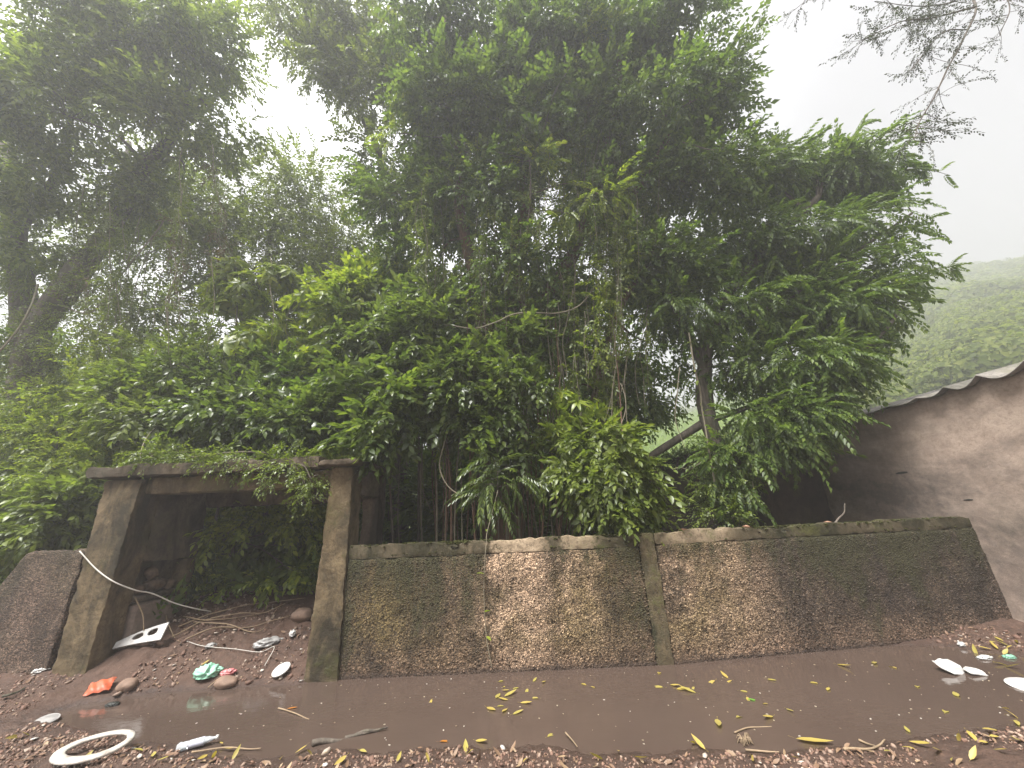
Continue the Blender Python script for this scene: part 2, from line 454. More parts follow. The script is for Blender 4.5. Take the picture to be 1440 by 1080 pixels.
M['gate'] = plaster_mat('gate', (.125, .09, .05), (.25, .185, .105), (.035, .028, .017), .6, 1.5, (.40, .62), .02)
M['pilaster'] = plaster_mat('pilaster', (.075, .058, .034), (.17, .13, .075), (.035, .033, .018), 1., 1.5, (.42, .62), .02)
M['gate_dark'] = plaster_mat('gate_dark', (.12, .095, .07), (.22, .17, .13), (.04, .033, .025), .6, 1.5, (.42, .62), .02)
M['slab'] = plaster_mat('slab', (.09, .068, .048), (.19, .145, .10), (.03, .026, .016), 1., 1.5, (.42, .6), .02)
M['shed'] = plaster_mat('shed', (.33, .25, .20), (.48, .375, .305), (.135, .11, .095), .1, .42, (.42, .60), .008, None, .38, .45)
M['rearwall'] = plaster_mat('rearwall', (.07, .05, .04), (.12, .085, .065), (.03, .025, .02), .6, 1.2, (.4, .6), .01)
M['brick'] = simple_mat('brick', (.30, .17, .11), .85, .4, 12, .3, .01, 50)
M['rubble_brick'] = simple_mat('rubble_brick', (.17, .12, .085), .9, .5, 14, .2, .02, 60)
M['roofing'] = plaster_mat('roofing', (.22, .20, .18), (.34, .31, .28), (.09, .085, .07), .6, .8, (.45, .65), .006)

# muddy ground
def ground_mat():
    m, nt, b, out = new_mat('mud'); co = objco(nt)
    sep = nd(nt, 'ShaderNodeSeparateXYZ', {0: co})
    n1 = noise(nt, co, 1.4, 6, .65); n2 = noise(nt, co, 14., 8, .75); n3 = noise(nt, co, 60., 4, .7)
    c = mix(nt, ramp(nt, n2, [(.32, 0.), (.68, 1.)]), (.038, .021, .015), (.115, .064, .043))
    c = mix(nt, ramp(nt, n1, [(.4, 0.), (.65, .6)]), c, (.10, .055, .036))
    c = mix(nt, ramp(nt, n3, [(.58, 0.), (.72, .7)]), c, (.26, .17, .12))
    far = ramp(nt, math_(nt, 'MULTIPLY', sep.outputs[1], .05), [(.38, 0.), (.5, 1.)])
    c = mix(nt, far, c, mix(nt, n2, (.03, .045, .015), (.10, .15, .03)))
    wet = ramp(nt, math_(nt, 'ADD', sep.outputs[2], math_(nt, 'MULTIPLY', math_(nt, 'SUBTRACT', n2, .5), .05)), [(.0, 1.), (.06, 0.)])
    c = mix(nt, math_(nt, 'MULTIPLY', wet, .6), c, (.045, .03, .024))
    nt.links.new(c, b.inputs['Base Color'])
    nt.links.new(math_(nt, 'MULTIPLY_ADD', wet, -.45, .8), b.inputs['Roughness'])
    nt.links.new(bump(nt, math_(nt, 'ADD', n2, math_(nt, 'MULTIPLY', n3, .5)), .9, .03), b.inputs['Normal'])
    return m
M['mud'] = ground_mat()
def water_mat():
    m, nt, b, out = new_mat('muddy_water'); co = objco(nt)
    n = noise(nt, co, 1.1, 4, .6)
    c = mix(nt, n, (.062, .043, .034), (.086, .061, .049))
    nt.links.new(c, b.inputs['Base Color']); b.inputs['Roughness'].default_value = .05
    b.inputs['IOR'].default_value = 1.33
    nt.links.new(bump(nt, noise(nt, mapping(nt, co, (1, 2.2, 1)), 7., 4, .55), .10, .02), b.inputs['Normal'])
    return m
M['water'] = water_mat()
def soiled(name, col, mud=(.16, .10, .07), lo=.5, hi=.66, scale=11.):
    m, nt, b, out = new_mat(name); co = objco(nt); n = noise(nt, co, scale, 7, .7)
    c = mix(nt, ramp(nt, n, [(lo, 0.), (hi, .85)]), col, mud)
    nt.links.new(c, b.inputs['Base Color']); b.inputs['Roughness'].default_value = .5; return m
M['white_plastic'] = soiled('white_plastic', (.50, .47, .42), lo=.47, hi=.68)
M['foam'] = soiled('foam', (.54, .53, .51), (.30, .23, .18), .52, .75, 16.)
M['orange'] = soiled('orange', (.50, .10, .04), (.22, .09, .05), .45, .7, 18.)
M['mint'] = simple_mat('mint', (.30, .58, .42), .35, .12, 14, .5)
M['pink'] = simple_mat('pink', (.55, .20, .20), .4, .3, 18, .5)
M['greybag'] = simple_mat('greybag', (.30, .29, .28), .35, .25, 14, .5)
M['green_cup'] = simple_mat('green_cup', (.22, .44, .32), .4, .2, 20)
M['black_scrap'] = simple_mat('black_scrap', (.03, .032, .028), .5, .3, 20)
M['ink'] = simple_mat('ink', (.45, .46, .52), .6, .1, 20)
M['stone'] = simple_mat('stone', (.19, .125, .09), .75, .35, 9, .4, .01, 40)
M['cable'] = simple_mat('cable', (.52, .49, .44), .5, .1, 20)
M['yleaf'] = leaf_mat('yleaf', [(.33, .235, .05), (.43, .32, .075), (.36, .28, .12)], .5, .2)
M['yleaf2'] = leaf_mat('yleaf2', [(.40, .32, .07), (.34, .28, .09)], .5, .2)
M['oleaf'] = leaf_mat('oleaf', [(.48, .19, .03), (.45, .16, .03)], .5, .2)
M['bleaf'] = leaf_mat('bleaf', [(.22, .13, .07), (.30, .19, .10), (.14, .085, .05)], .6, .15)
M['gleaf'] = leaf_mat('gleaf', [(.13, .33, .04), (.16, .36, .06)], .4, .3)
def clear_plastic():
    m, nt, b, out = new_mat('clear_plastic')
    b.inputs['Base Color'].default_value = (.82, .86, .9, 1); b.inputs['Roughness'].default_value = .15
    b.inputs['Transmission Weight'].default_value = .6; b.inputs['IOR'].default_value = 1.4
    return m
M['clear'] = clear_plastic()

# ------------------------------------------------------------------ setting: ground, puddle
shore_px = [(72, 1003), (110, 992), (160, 983), (225, 973), (300, 966), (380, 960), (432, 958)]
near_px = [(1440, 1022), (1350, 1030), (1250, 1040), (1160, 1052), (1080, 1058), (1010, 1050), (930, 1055), (850, 1058), (760, 1047), (690, 1056), (600, 1050), (540, 1060), (450, 1052), (400, 1066), (320, 1064), (270, 1048), (200, 1046), (140, 1028), (90, 1018)]
shore = [on_ground(*p)[:2] for p in shore_px] + [np.array(p) for p in [(-2.3, 5.3), (1.6, 5.3), (4.3, 5.35), (4.9, 5.2), (5.35, 4.85), (5.75, 4.55), (5.6, 3.9)]] + [on_ground(*p)[:2] for p in near_px]
shore = np.array(shore)
def sdf(P, poly):
    d = np.full(len(P), 1e9); ins = np.zeros(len(P), bool); n = len(poly)
    for i in range(n):
        a, b = poly[i], poly[(i+1) % n]; e = b-a; w = P-a
        t = np.clip((w@e)/(e@e), 0, 1); q = w-t[:, None]*e
        d = np.minimum(d, (q**2).sum(1))
        c = ((a[1] <= P[:, 1]) & (b[1] > P[:, 1])) | ((b[1] <= P[:, 1]) & (a[1] > P[:, 1]))
        xx = a[0] + (P[:, 1]-a[1])/(e[1] if abs(e[1]) > 1e-9 else 1e-9)*e[0]
        ins ^= c & (P[:, 0] < xx)
    d = np.sqrt(d); d[ins] *= -1
    return d
def gz(x, y):
    P = np.stack([np.atleast_1d(x).astype(float), np.atleast_1d(y).astype(float)], 1)
    Q = np.concatenate([P, np.zeros((len(P), 1))], 1)
    s = sdf(P, shore) + .05*fbm(Q, 5., 3, 3) + .05*fbm(Q, 2., 2, 9)
    so, si = np.maximum(s, 0), np.minimum(s, 0)
    z = .085*(1-np.exp(-so/.45)) - .16*(1-np.exp(si/.5))
    X, Y = P[:, 0], P[:, 1]
    left = sstep(-3.6, -5.6, X)*sstep(4.0, 5.3, Y)
    z = z + .14*left*(so > 0)
    gate = sstep(-5.2, -4.8, X)*(1-sstep(-2.55, -2.3, X))
    z = z + gate*(.22*sstep(4.75, 5.5, Y) + .34*sstep(5.3, 6.6, Y))
    z = z + (1-gate)*.35*sstep(5.25, 6.3, Y)*(1-sstep(6.0, 6.4, X))
    z = z + .05*sstep(4.9, 5.8, X)*sstep(3.3, 4.6, Y)
    bumps = .02*fbm(Q, 7., 3, 21) + .012*vnoise(Q, 26., 5)
    z = z + bumps*np.where(s > 0, .35+.65*sstep(0, .3, so), .6)*(1+1.6*gate*sstep(4.9, 5.6, Y))
    z = z + .05*np.maximum(Y-9, 0)*.9
    return z
def axis(segs):
    out = []
    for a, b, n in segs: out.append(np.linspace(a, b, n, endpoint=False))
    out.append([segs[-1][1]]); return np.concatenate(out)
gx = axis([(-100, -60, 6), (-60, -14, 20), (-14, -7, 40), (-7, 7, 520), (7, 14, 40), (14, 60, 20), (60, 100, 6)])
gy = axis([(-10, 2.2, 26), (2.2, 6.2, 170), (6.2, 9, 60), (9, 14, 24)])
XX, YY = np.meshgrid(gx, gy, indexing='ij')
ZZ = gz(XX.ravel(), YY.ravel())
w = len(gy)
i, j = np.meshgrid(np.arange(len(gx)-1), np.arange(w-1), indexing='ij')
GF = np.stack([i*w+j, (i+1)*w+j, (i+1)*w+j+1, i*w+j+1], -1).reshape(-1, 4)
ground = obj('ground', (np.stack([XX.ravel(), YY.ravel(), ZZ], 1), GF), M['mud'], smooth=True)
tag(ground, kind='structure')
px_, py_ = np.meshgrid(np.linspace(-6.5, 6.1, 60), np.linspace(2.9, 5.45, 24), indexing='ij')
i, j = np.meshgrid(np.arange(59), np.arange(23), indexing='ij')
puddle = obj('puddle', (np.stack([px_.ravel(), py_.ravel(), np.zeros(px_.size)], 1), np.stack([i*24+j, (i+1)*24+j, (i+1)*24+j+1, i*24+j+1], -1).reshape(-1, 4)), M['water'], smooth=True)
tag(puddle, kind='structure')

# hill behind
def hill_h(r, az):
    el = np.interp(az, [-90, -20, 5, 20, 35, 48, 54, 58, 66, 80, 100], [7, 8, 9.5, 13, 15, 18.5, 21.3, 19.8, 16, 12, 8])
    top = 125*np.tan(np.radians(el))
    P = np.stack([r*np.sin(np.radians(az)), r*np.cos(np.radians(az)), 0*r], 1)
    return .25 + top*np.clip((r-13)/112, 0, 1)**1.05 + 2.4*fbm(P, .045, 3, 4)*sstep(18, 60, r) - 20*sstep(125, 170, r)
ra = np.concatenate([np.linspace(12.5, 30, 24, endpoint=False), np.linspace(30, 125, 50), np.linspace(129, 170, 8)]); aa = np.linspace(-88, 92, 150)
RR, AA = np.meshgrid(ra, aa, indexing='ij')
HZ = hill_h(RR.ravel(), AA.ravel())
HV = np.stack([RR.ravel()*np.sin(np.radians(AA.ravel())), RR.ravel()*np.cos(np.radians(AA.ravel())), HZ], 1)
HV[:150, 2] = -.6
i, j = np.meshgrid(np.arange(len(ra)-1), np.arange(149), indexing='ij')
def hill_mat():
    m, nt, b, out = new_mat('hill_green'); co = objco(nt)
    n = noise(nt, co, .6, 6, .7); n2 = noise(nt, co, 6., 6, .7)
    c = mix(nt, n, (.07, .11, .02), (.20, .27, .045)); c = mix(nt, ramp(nt, n2, [(.35, .6), (.6, 0.)]), c, (.06, .085, .02))
    nt.links.new(c, b.inputs['Base Color']); b.inputs['Roughness'].default_value = .9
    nt.links.new(bump(nt, n2, .8, .2), b.inputs['Normal'])
    return m
hill = obj('hill', (HV, np.stack([i*150+j, i*150+j+1, (i+1)*150+j+1, (i+1)*150+j], -1).reshape(-1, 4)), hill_mat(), smooth=True)
tag(hill, kind='structure')
# wooded hillside: far canopy as one mass
def crown_blob(seed, n=480):
    r = np.random.default_rng(seed); d = r.normal(size=(n, 3)); d /= np.linalg.norm(d, axis=1)[:, None]
    d[:, 2] = np.abs(d[:, 2])*1.0 - .15
    rad = .8+.35*vnoise(d*1.0, 2.2, seed)
    P = d*rad[:, None]*np.array([1, 1, .8]); out = []
    R = frame_from(np.cross(d, r.normal(size=(n, 3))) + d*.25, d)
    V, Fc = scatter((np.array([[0, 0, 0], [.08, .05, .01], [.16, 0, -.02], [.08, -.05, .01]]), np.array([[0, 2, 1], [0, 3, 2]])), P, R, r.uniform(.6, 1.3, n)); return V, Fc
blobs = [crown_blob(k) for k in range(5)]
mb = MB()
az = np.concatenate([rng.uniform(38, 72, 1500), rng.uniform(36, 76, 1300), rng.uniform(-30, 36, 200)])
r = np.sqrt(np.concatenate([rng.uniform(30**2, 64**2, 1500), rng.uniform(62**2, 127**2, 1500)])); n = len(r)
h = hill_h(r, az); s = np.concatenate([rng.uniform(.9, 2.3, 1500), rng.uniform(1.7, 3.3, 1500)])
Pp = np.stack([r*np.sin(np.radians(az)), r*np.cos(np.radians(az)), h+.25*s], 1)
ang = rng.uniform(0, 2*PI, n); R = np.zeros((n, 3, 3)); R[:, 0, 0] = np.cos(ang); R[:, 0, 1] = -np.sin(ang); R[:, 1, 0] = np.sin(ang); R[:, 1, 1] = np.cos(ang); R[:, 2, 2] = 1
pk = rng.integers(0, 5, n)
ok = ~((az < 34) & (az > 6) & (r < 85))
for k in range(5):
    q = (pk == k) & ok; mb.add(*scatter(blobs[k], Pp[q], R[q], s[q]))
tag(obj('hillside_forest', mb, M['hillleaf']), kind='stuff')
# tall bright grass on the sunlit slope
n = 42000
az = rng.uniform(4, 38, n); r = 12.6+72*rng.random(n)**1.6
P = np.stack([r*np.sin(np.radians(az)), r*np.cos(np.radians(az)), hill_h(r, az)], 1)
V, Fc = scatter(leaf(.55, .05, .3, .8), P, frame_from(rng.normal(0, .4, (n, 3))+np.array([0, 0, 1.]), rng.normal(size=(n, 3))), rng.uniform(.6, 1.3, n)*(1+.035*(r-12)))
tag(obj('slope_grass', (V, Fc), M['grass']), kind='stuff')

# ------------------------------------------------------------------ boundary wall
XJ = 1.58
bw = thing('boundary_wall', 'long mossy pebble-dash boundary wall standing in the brown puddle, right of the gateway', 'wall', (-.3, 5.12, -.15))
def crest(V, z1, amp, seed):
    t = (V[:, 2] > z1-.04); V = V.copy(); V[t, 2] -= .03*np.maximum(0, fbm(V[t]*np.array([1, 0, 0]), 9., 2, seed+1))
    V[t, 2] += amp*fbm(np.stack([V[t, 0], V[t, 0]*0, V[t, 0]*0], 1), 3.5, 4, seed)
    return V
zt = 1.225
g1 = rough_box(-2.15, XJ-.1, 5.0, 5.17, -.2, zt, .035, .012, 5, 1, fine=.006)
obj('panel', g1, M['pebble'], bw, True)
cp = rough_box(-2.15, XJ-.1, 5.002, 5.168, zt-.004, 1.375, .03, .012, 7, 8, rnd=.012, shape=lambda V: crest(V, 1.375, .03, 4), fine=.004)
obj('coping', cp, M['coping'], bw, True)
obj('pilaster', rough_box(XJ-.095, XJ+.10, 4.998, 5.19, -.2, 1.37, .04, .014, 5, 14, fine=.005, rnd=.015), M['pilaster'], bw, True)
ang2 = math.atan2(.50, 4.5)
def seg2(geo): return rot_xy(geo[0], ang2, (XJ+.1, 5.0)), geo[1]
g2 = seg2(rough_box(XJ+.105, 6.28, 5.0, 5.17, -.2, zt+.015, .035, .012, 5, 3, fine=.006))
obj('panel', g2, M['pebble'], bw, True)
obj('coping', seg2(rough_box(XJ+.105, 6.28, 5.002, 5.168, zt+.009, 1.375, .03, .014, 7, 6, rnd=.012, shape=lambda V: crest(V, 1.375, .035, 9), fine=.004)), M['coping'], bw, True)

def roughcast(geo, n, ylim):
    V = geo[0]; f = V[:, 1] < ylim(V[:, 0]); V = V[f]; V = V[(V[:, 2] > -.05)]
    P = V[rng.integers(0, len(V), n)] + rng.normal(0, .02, (n, 3))*np.array([1, .0, 1]) ; P = P[P[:, 2] < zt-.012]; m_ = len(P); mb_ = MB()
    P[:, 1] += .003
    for k in range(4):
        q = np.arange(m_) % 4 == k; c_ = q.sum()
        mb_.add(*scatter(rock(170+k, (1, .8, .7), 1, .6), P[q], frame_from(rng.normal(size=(c_, 3)), rng.normal(size=(c_, 3))), .006+.009*rng.random(c_)**1.5))
    return mb_
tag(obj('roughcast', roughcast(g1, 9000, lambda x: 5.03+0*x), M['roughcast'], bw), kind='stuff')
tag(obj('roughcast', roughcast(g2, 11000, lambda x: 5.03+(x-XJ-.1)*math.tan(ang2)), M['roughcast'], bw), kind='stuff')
# moss cushions along the top of the wall
n = 2600; x = rng.uniform(-2.1, 6.0, n); x = x[(np.interp(x, [q[0] for q in WX], [q[1] for q in WX]) < .45) | (rng.random(n) < .15)]; n = len(x)
yy = np.where(x > XJ+.1, 5.0+(x-XJ-.1)*math.tan(ang2), 5.0) + rng.uniform(-.01, .15, n)
P = np.stack([x, yy, 1.37+rng.uniform(-.02, .012, n)-.10*(rng.random(n) < .3)*(yy < 5.0+np.maximum(0, x-XJ)*.111+.02)], 1)
tag(obj('moss', scatter(rock(160, (1, 1, .5), 1, .6), P, frame_from(rng.normal(0, 1, (n, 3))*np.array([1, 1, .2]), rng.normal(0, .3, (n, 3))+np.array([0, 0, 1.])), .005+.014*rng.random(n)**2), simple_mat('moss', (.05, .052, .018), .95, .5, 30, .1, .01, 90), bw), kind='stuff')

# broken wall left of the gateway
def lshape(V):
    V = V.copy(); t = (V[:, 0]+6.75)/1.28
    lim = np.interp(V[:, 0], [-6.75, -6.6, -6.35, -6.2, -5.4], [.2, .75, 1.2, 1.46, 1.48])
    V[:, 2] = np.minimum(V[:, 2], lim + .03*vnoise(np.stack([V[:, 0], V[:, 1]*3, V[:, 0]*0], 1), 9, 4)); return V
lw = obj('wall_stub', rough_box(-6.75, -5.47, 5.0, 5.2, -.1, 1.5, .035, .014, 5, 41, shape=lshape, fine=.007), M['pebble_left'], None, True, (-6.1, 5.1, 0))
tag(lw, 'short broken pebble-dash wall end left of the ruined gateway', 'wall')

# ------------------------------------------------------------------ gateway
gw = thing('gateway', 'ruined concrete gateway with flat slab roof overgrown by shrubs', 'gateway', (-3.7, 5.4, 0))
def taper(V, x0, x1, b0, b1, z1):
    V = V.copy(); t = np.clip(V[:, 2]/z1, 0, 1); u = (V[:, 0]-x0)/(x1-x0)
    V[:, 0] = (x0+(b0)*(1-t)) + u*((x1+b1*(1-t))-(x0+b0*(1-t))); return V
obj('pillar', rough_box(-5.46, -4.97, 4.96, 5.3, -.1, 2.32, .035, .014, 8, 51, shape=lambda V: taper(V, -5.46, -4.97, .12, .0, 2.3), fine=.008, rnd=.02), M['gate'], gw, True)
obj('pillar', rough_box(-2.45, -2.16, 4.96, 5.3, -.2, 2.36, .035, .013, 8, 52, shape=lambda V: taper(V, -2.45, -2.16, -.03, .07, 2.3), fine=.008, rnd=.02), M['gate'], gw, True)
obj('lintel', rough_box(-4.965, -2.45, 5.03, 5.28, 2.12, 2.345, .045, .015, 5, 53, fine=.005), M['gate'], gw, True)
def slabshape(V):
    V = V.copy(); t = V[:, 2] > 2.42
    V[t, 2] += .03*fbm(V[t]*np.array([1, 1, 0]), 3, 3, 2); return V
obj('slab', rough_box(-5.66, -2.58, 4.86, 6.35, 2.35, 2.50, .06, .022, 4, 54, shape=slabshape, fine=.006), M['slab'], gw, True)
obj('cap', rough_box(-2.572, -2.02, 4.80, 6.3, 2.365, 2.445, .06, .02, 4, 55, fine=.005), M['slab'], gw, True)
obj('beam', rough_box(-4.93, -2.4, 6.02, 6.2, 1.98, 2.345, .06, .018, 4, 56), M['gate_dark'], gw, True)
jw = obj('jamb_wall', rough_box(-5.3, -4.98, 5.305, 6.2, 1.28, 2.345, .05, .018, 5, 57, fine=.005), M['gate_dark'], gw, True)
obj('jamb_back', rough_box(-5.3, -5.17, 5.305, 6.2, -.1, 1.275, .05, .014, 5, 58), M['gate_dark'], gw, True)
obj('jamb_edge', rough_box(-5.165, -4.98, 6.02, 6.2, -.1, 1.275, .05, .016, 5, 59), M['gate'], gw, True)
obj('ledge', rough_box(-5.165, -4.97, 5.305, 6.015, .80, .88, .05, .018, 5, 60), M['gate_dark'], gw, True)
for k, (y, z, s) in enumerate([(5.44, .95, .12), (5.7, .98, .17), (5.58, 1.13, .1), (5.9, .94, .08)]):
    V, Fc = rock(30+k, (.08, s, .07), 1, 1.1); obj('rubble_stone', (V+np.array([-5.08, y, z]), Fc), M['rubble_brick'], gw)
p0 = at(160, 915, 5.35)
obj('plaster_slab', rot_xy(rough_box(-5.16, -4.93, 5.34, 5.42, .1, .78, .04, .02, 6, 63, shape=lambda V: V+np.stack([.0*V[:, 0], .45*np.clip(V[:, 2]-.1, 0, 1)*0, 0*V[:, 0]], 1))[0], 0, (0, 0)) if False else rough_box(-5.155, -4.9, 5.34, 5.95, .08, .795, .05, .03, 5, 63), M['shed'], gw, True)
rp = at(527, 700, 6.1)
obj('rear_pillar', rough_box(rp[0]-.13, rp[0]+.13, 5.95, 6.25, -.1, 2.36, .05, .02, 5, 61), M['gate_dark'], gw, True)
obj('side_beam', rough_box(-2.40, -2.12, 5.305, 5.945, 2.0, 2.36, .05, .02, 5, 62), M['gate_dark'], gw, True)

# ------------------------------------------------------------------ shed on the right
sh = thing('shed', 'weathered plastered shed with wavy corrugated roof edge on the right', 'shed', (8.2, 4.9, 0))
def hole_free(x0, x1, y0, y1, z0, z1, **k): return rough_box(x0, x1, y0, y1, z0, z1, **k)
obj('wall', rough_box(6.2, 6.4, 1.6, 8.1, -.3, 3.0, .06, .014, 2.5, 71, fine=.002), M['shed'], sh, True)
obj('wall', rough_box(6.405, 11, 7.9, 8.1, -.3, 3.0, .25, .01, 2.5, 72), M['shed'], sh, True)
obj('wall', rough_box(6.405, 11, 1.6, 1.8, -.3, 3.0, .25, .01, 2.5, 73), M['shed'], sh, True)
ys = np.linspace(1.3, 8.35, 300); xs = np.linspace(6.08, 11.2, 14)
def roofz(x, y):
    yy = y + .12*np.sin(y*2.3+1) ; p = .5
    wv = 1-np.abs(np.sin(PI*yy/p)); a = .10*(.7+.5*np.sin(yy*1.7+.6))
    return 3.04 + .22*(x-6.08) + a*wv + .03*np.sin(y*1.1)
XX, YY = np.meshgrid(xs, ys, indexing='ij'); zt_ = roofz(XX, YY)
top = np.stack([XX.ravel(), YY.ravel(), zt_.ravel()], 1); bot = top - np.array([0, 0, .014])
nY = len(ys); i, j = np.meshgrid(np.arange(len(xs)-1), np.arange(nY-1), indexing='ij')
q = np.stack([i*nY+j, (i+1)*nY+j, (i+1)*nY+j+1, i*nY+j+1], -1).reshape(-1, 4)
jj = np.arange(nY-1); nT = len(top)
edge = np.stack([jj, jj+1, jj+1+nT, jj+nT], 1)
obj('roof', (np.concatenate([top, bot]), np.concatenate([q, q[:, ::-1]+nT, edge])), M['roofing'], sh)
# wall filling under the wavy sheet
yf = np.linspace(1.6, 8.1, 260)
zf = roofz(np.full_like(yf, 6.24), yf)-.03
Vf = np.concatenate([np.stack([np.full_like(yf, x), yf, z], 1) for x, z in ((6.203, np.full_like(yf, 2.97)), (6.203, zf), (6.38, zf), (6.38, np.full_like(yf, 2.97)))])
nf = len(yf); jj = np.arange(nf-1)
obj('eave_mortar', (Vf, np.concatenate([np.stack([a*nf+jj, a*nf+jj+1, (a+1)*nf+jj+1, (a+1)*nf+jj], 1) for a in range(3)])), M['shed'], sh)
def atx(px, py, X):
    d = ray(px, py); t = X/d[0]; return d*t+np.array([0, 0, EYE])
hp = atx(1268, 665, 6.2)
V, Fc = rock(7, (.006, .11, .018), 2, .2); obj('crack', (V+np.array([6.2, hp[1], hp[2]]), Fc), M['black_scrap'], sh)
V, Fc = rock(8, (.005, .06, .009), 2, .2); obj('crack', (V+np.array([6.2, hp[1]-.75, hp[2]-.45]), Fc), M['black_scrap'], sh)

def rshape(V):
    V = V.copy(); t = V[:, 2]/3.1
    topz = np.interp(V[:, 0], [2.2, 3.0, 4.0, 5.0, 6.3], [2.35, 2.6, 2.85, 3.05, 3.1])
    V[:, 2] = V[:, 2]/3.1*topz; return V
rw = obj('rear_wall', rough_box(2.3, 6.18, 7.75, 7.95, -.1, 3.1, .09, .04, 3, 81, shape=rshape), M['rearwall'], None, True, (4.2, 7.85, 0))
tag(rw, 'dark shaded wall with mossy sloping top behind the boundary wall', 'wall')
V = np.stack([rng.uniform(2.3, 6.0, 700), rng.uniform(7.72, 7.95, 700), np.zeros(700)], 1)
V[:, 2] = np.interp(V[:, 0], [2.2, 3.0, 4.0, 5.0, 6.3], [2.35, 2.6, 2.85, 3.05, 3.1])
R = frame_from(rng.normal(0, .6, (700, 3))+np.array([0, -.3, .4]), rng.normal(0, .5, (700, 3))+np.array([0, 0, 1.]))
tag(obj('creeper', scatter(SPR['small'][0], V, R, rng.uniform(.5, 1.1, 700)), M['leaf_dark'], None, False, (4.1, 7.8, 2.7)), 'thin green creeper along the sloping top of the dark rear wall', 'creeper')

# ------------------------------------------------------------------ trees and shrubs
def nearest_on(paths, p):
    best = None
    for i, (P, R) in enumerate(paths):
        d = np.linalg.norm(P-p, axis=1); k = d.argmin()
        if best is None or d[k] < best[0]: best = (d[k], P[k], R[k], i)
    return best
def plant(name, label, cat, base, trunks, lobes, kind, mat, bark='bark', group=None, twigs=True, twig_frac=.35, crown='crown', trunk='trunk', lead=True, **kw):
    root = thing(name, label, cat, tuple(base), group)
    mb = MB(); paths = []
    for pts, r0, r1, n in trunks:
        P = wob(spline(pts, 10), r0*.6, .9, len(pts)+int(r0*100))
        R = np.linspace(r0, r1, len(P))*(1+.13*fbm(P, 2.5, 2, 3))
        mb.add(*tube(P, R, n)); paths.append((P, R))
    (LV, LF), cl = foliage(lobes, kind, **kw)
    nt_ = len(paths); mbs = [mb]; own = [0]*nt_
    if lead:
        for k_, (c, r, n_) in enumerate(lobes):                     # a limb from the trunk into each lobe
            if not paths: break
            d0, q, rq, _ = nearest_on(paths[:nt_], np.array(c))
            if d0 < .3: continue
            mid = (q+np.array(c))/2 + np.array([0, 0, .12*d0]) + rng.normal(0, .08*d0, 3)
            P = wob(spline([q, mid, np.array(c)], 8), .05, 1.5, k_); R = np.linspace(min(rq*.6, .02+.016*d0), .010, len(P))
            mbs.append(MB().add(*tube(P, R, 6))); paths.append((P, R)); own.append(len(mbs)-1)
    if twigs and paths:
        sel = rng.random(len(cl)) < twig_frac
        for c in cl[sel]:
            d0, q, rq, pi_ = nearest_on(paths, c)
            if d0 < .08: continue
            mid = (q+c)/2 + rng.normal(0, .1*d0, 3) + np.array([0, 0, .06*d0])
            P = spline([q, mid, c], 4); mbs[own[pi_]].add(*tube(P, np.linspace(min(.005+.005*d0, rq), .003, len(P)), 4, False))
    for k_, m_ in enumerate(mbs):
        if m_.n: obj(trunk if k_ == 0 else 'branch', m_, M[bark], root, True)
    obj(crown, (LV, LF), M[mat], root)
    return root

def pts(*a): return [at(*p) for p in a]

# big leaning tree on the left
b = at(15, 690, 6.6); b[2] = .1
left = plant_left = plant('leaning_tree', 'large leaning tree with thick dark forked trunk at left edge', 'tree', b,
  [([b, at(20, 600, 6.5), at(62, 470, 6.4), at(140, 330, 6.2), at(215, 215, 5.8), at(265, 140, 5.4)], .30, .08, 14),
   ([at(48, 520, 6.45), at(28, 400, 6.5), at(18, 300, 6.3), at(5, 180, 6.0), at(-20, 60, 5.5)], .24, .10, 12),
   ([at(85, 430, 6.3), at(120, 380, 6.6), at(160, 300, 7.0), at(180, 200, 7.0)], .16, .06, 10),
   ([at(25, 320, 6.3), at(80, 250, 6.0), at(100, 150, 5.6)], .12, .05, 8)],
  [lobe(40, 40, 4.4, 120, 80, 90), lobe(170, 40, 4.6, 110, 70, 85), lobe(265, 60, 4.9, 60, 60, 40), lobe(290, 150, 5.2, 60, 50, 38),
   lobe(90, 160, 5.0, 110, 70, 85), lobe(210, 170, 5.2, 90, 70, 75), lobe(50, 230, 5.4, 80, 50, 40), lobe(30, 330, 6.0, 60, 50, 30),
   lobe(160, 260, 5.8, 70, 40, 35), lobe(260, 240, 5.8, 70, 40, 34)],
  'simple', 'leaf_light', per_clump=15, clump_r=.38, scale=1.05, seed=1, gap=.01, gapscale=1.0)

# smaller tree behind it
b = at(360, 640, 9.0); b[2] = .4
plant('slender_tree', 'slender grey-green tree behind the gateway with rounded crown below the sky gap', 'tree', b,
  [([b, at(350, 480, 9.0), at(370, 380, 9.0), at(400, 290, 8.8)], .16, .05, 8), ([at(352, 470, 9.0), at(300, 370, 8.8), at(260, 290, 8.5)], .1, .04, 8)],
  [lobe(250, 290, 8.0, 90, 45, 55), lobe(340, 280, 8.4, 80, 55, 60), lobe(430, 290, 8.8, 75, 60, 60), lobe(490, 350, 8.8, 70, 60, 55), lobe(330, 370, 8.6, 110, 60, 70), lobe(140, 380, 8.0, 60, 60, 36), lobe(540, 440, 9.0, 70, 60, 46), lobe(390, 470, 9.0, 110, 50, 60),
   lobe(240, 380, 8.4, 70, 50, 35), lobe(440, 410, 9.0, 90, 50, 50), lobe(190, 450, 8.5, 60, 50, 28)],
  'fine', 'leaf_olive', per_clump=10, clump_r=.5, scale=1.45, seed=2, gap=-.22)

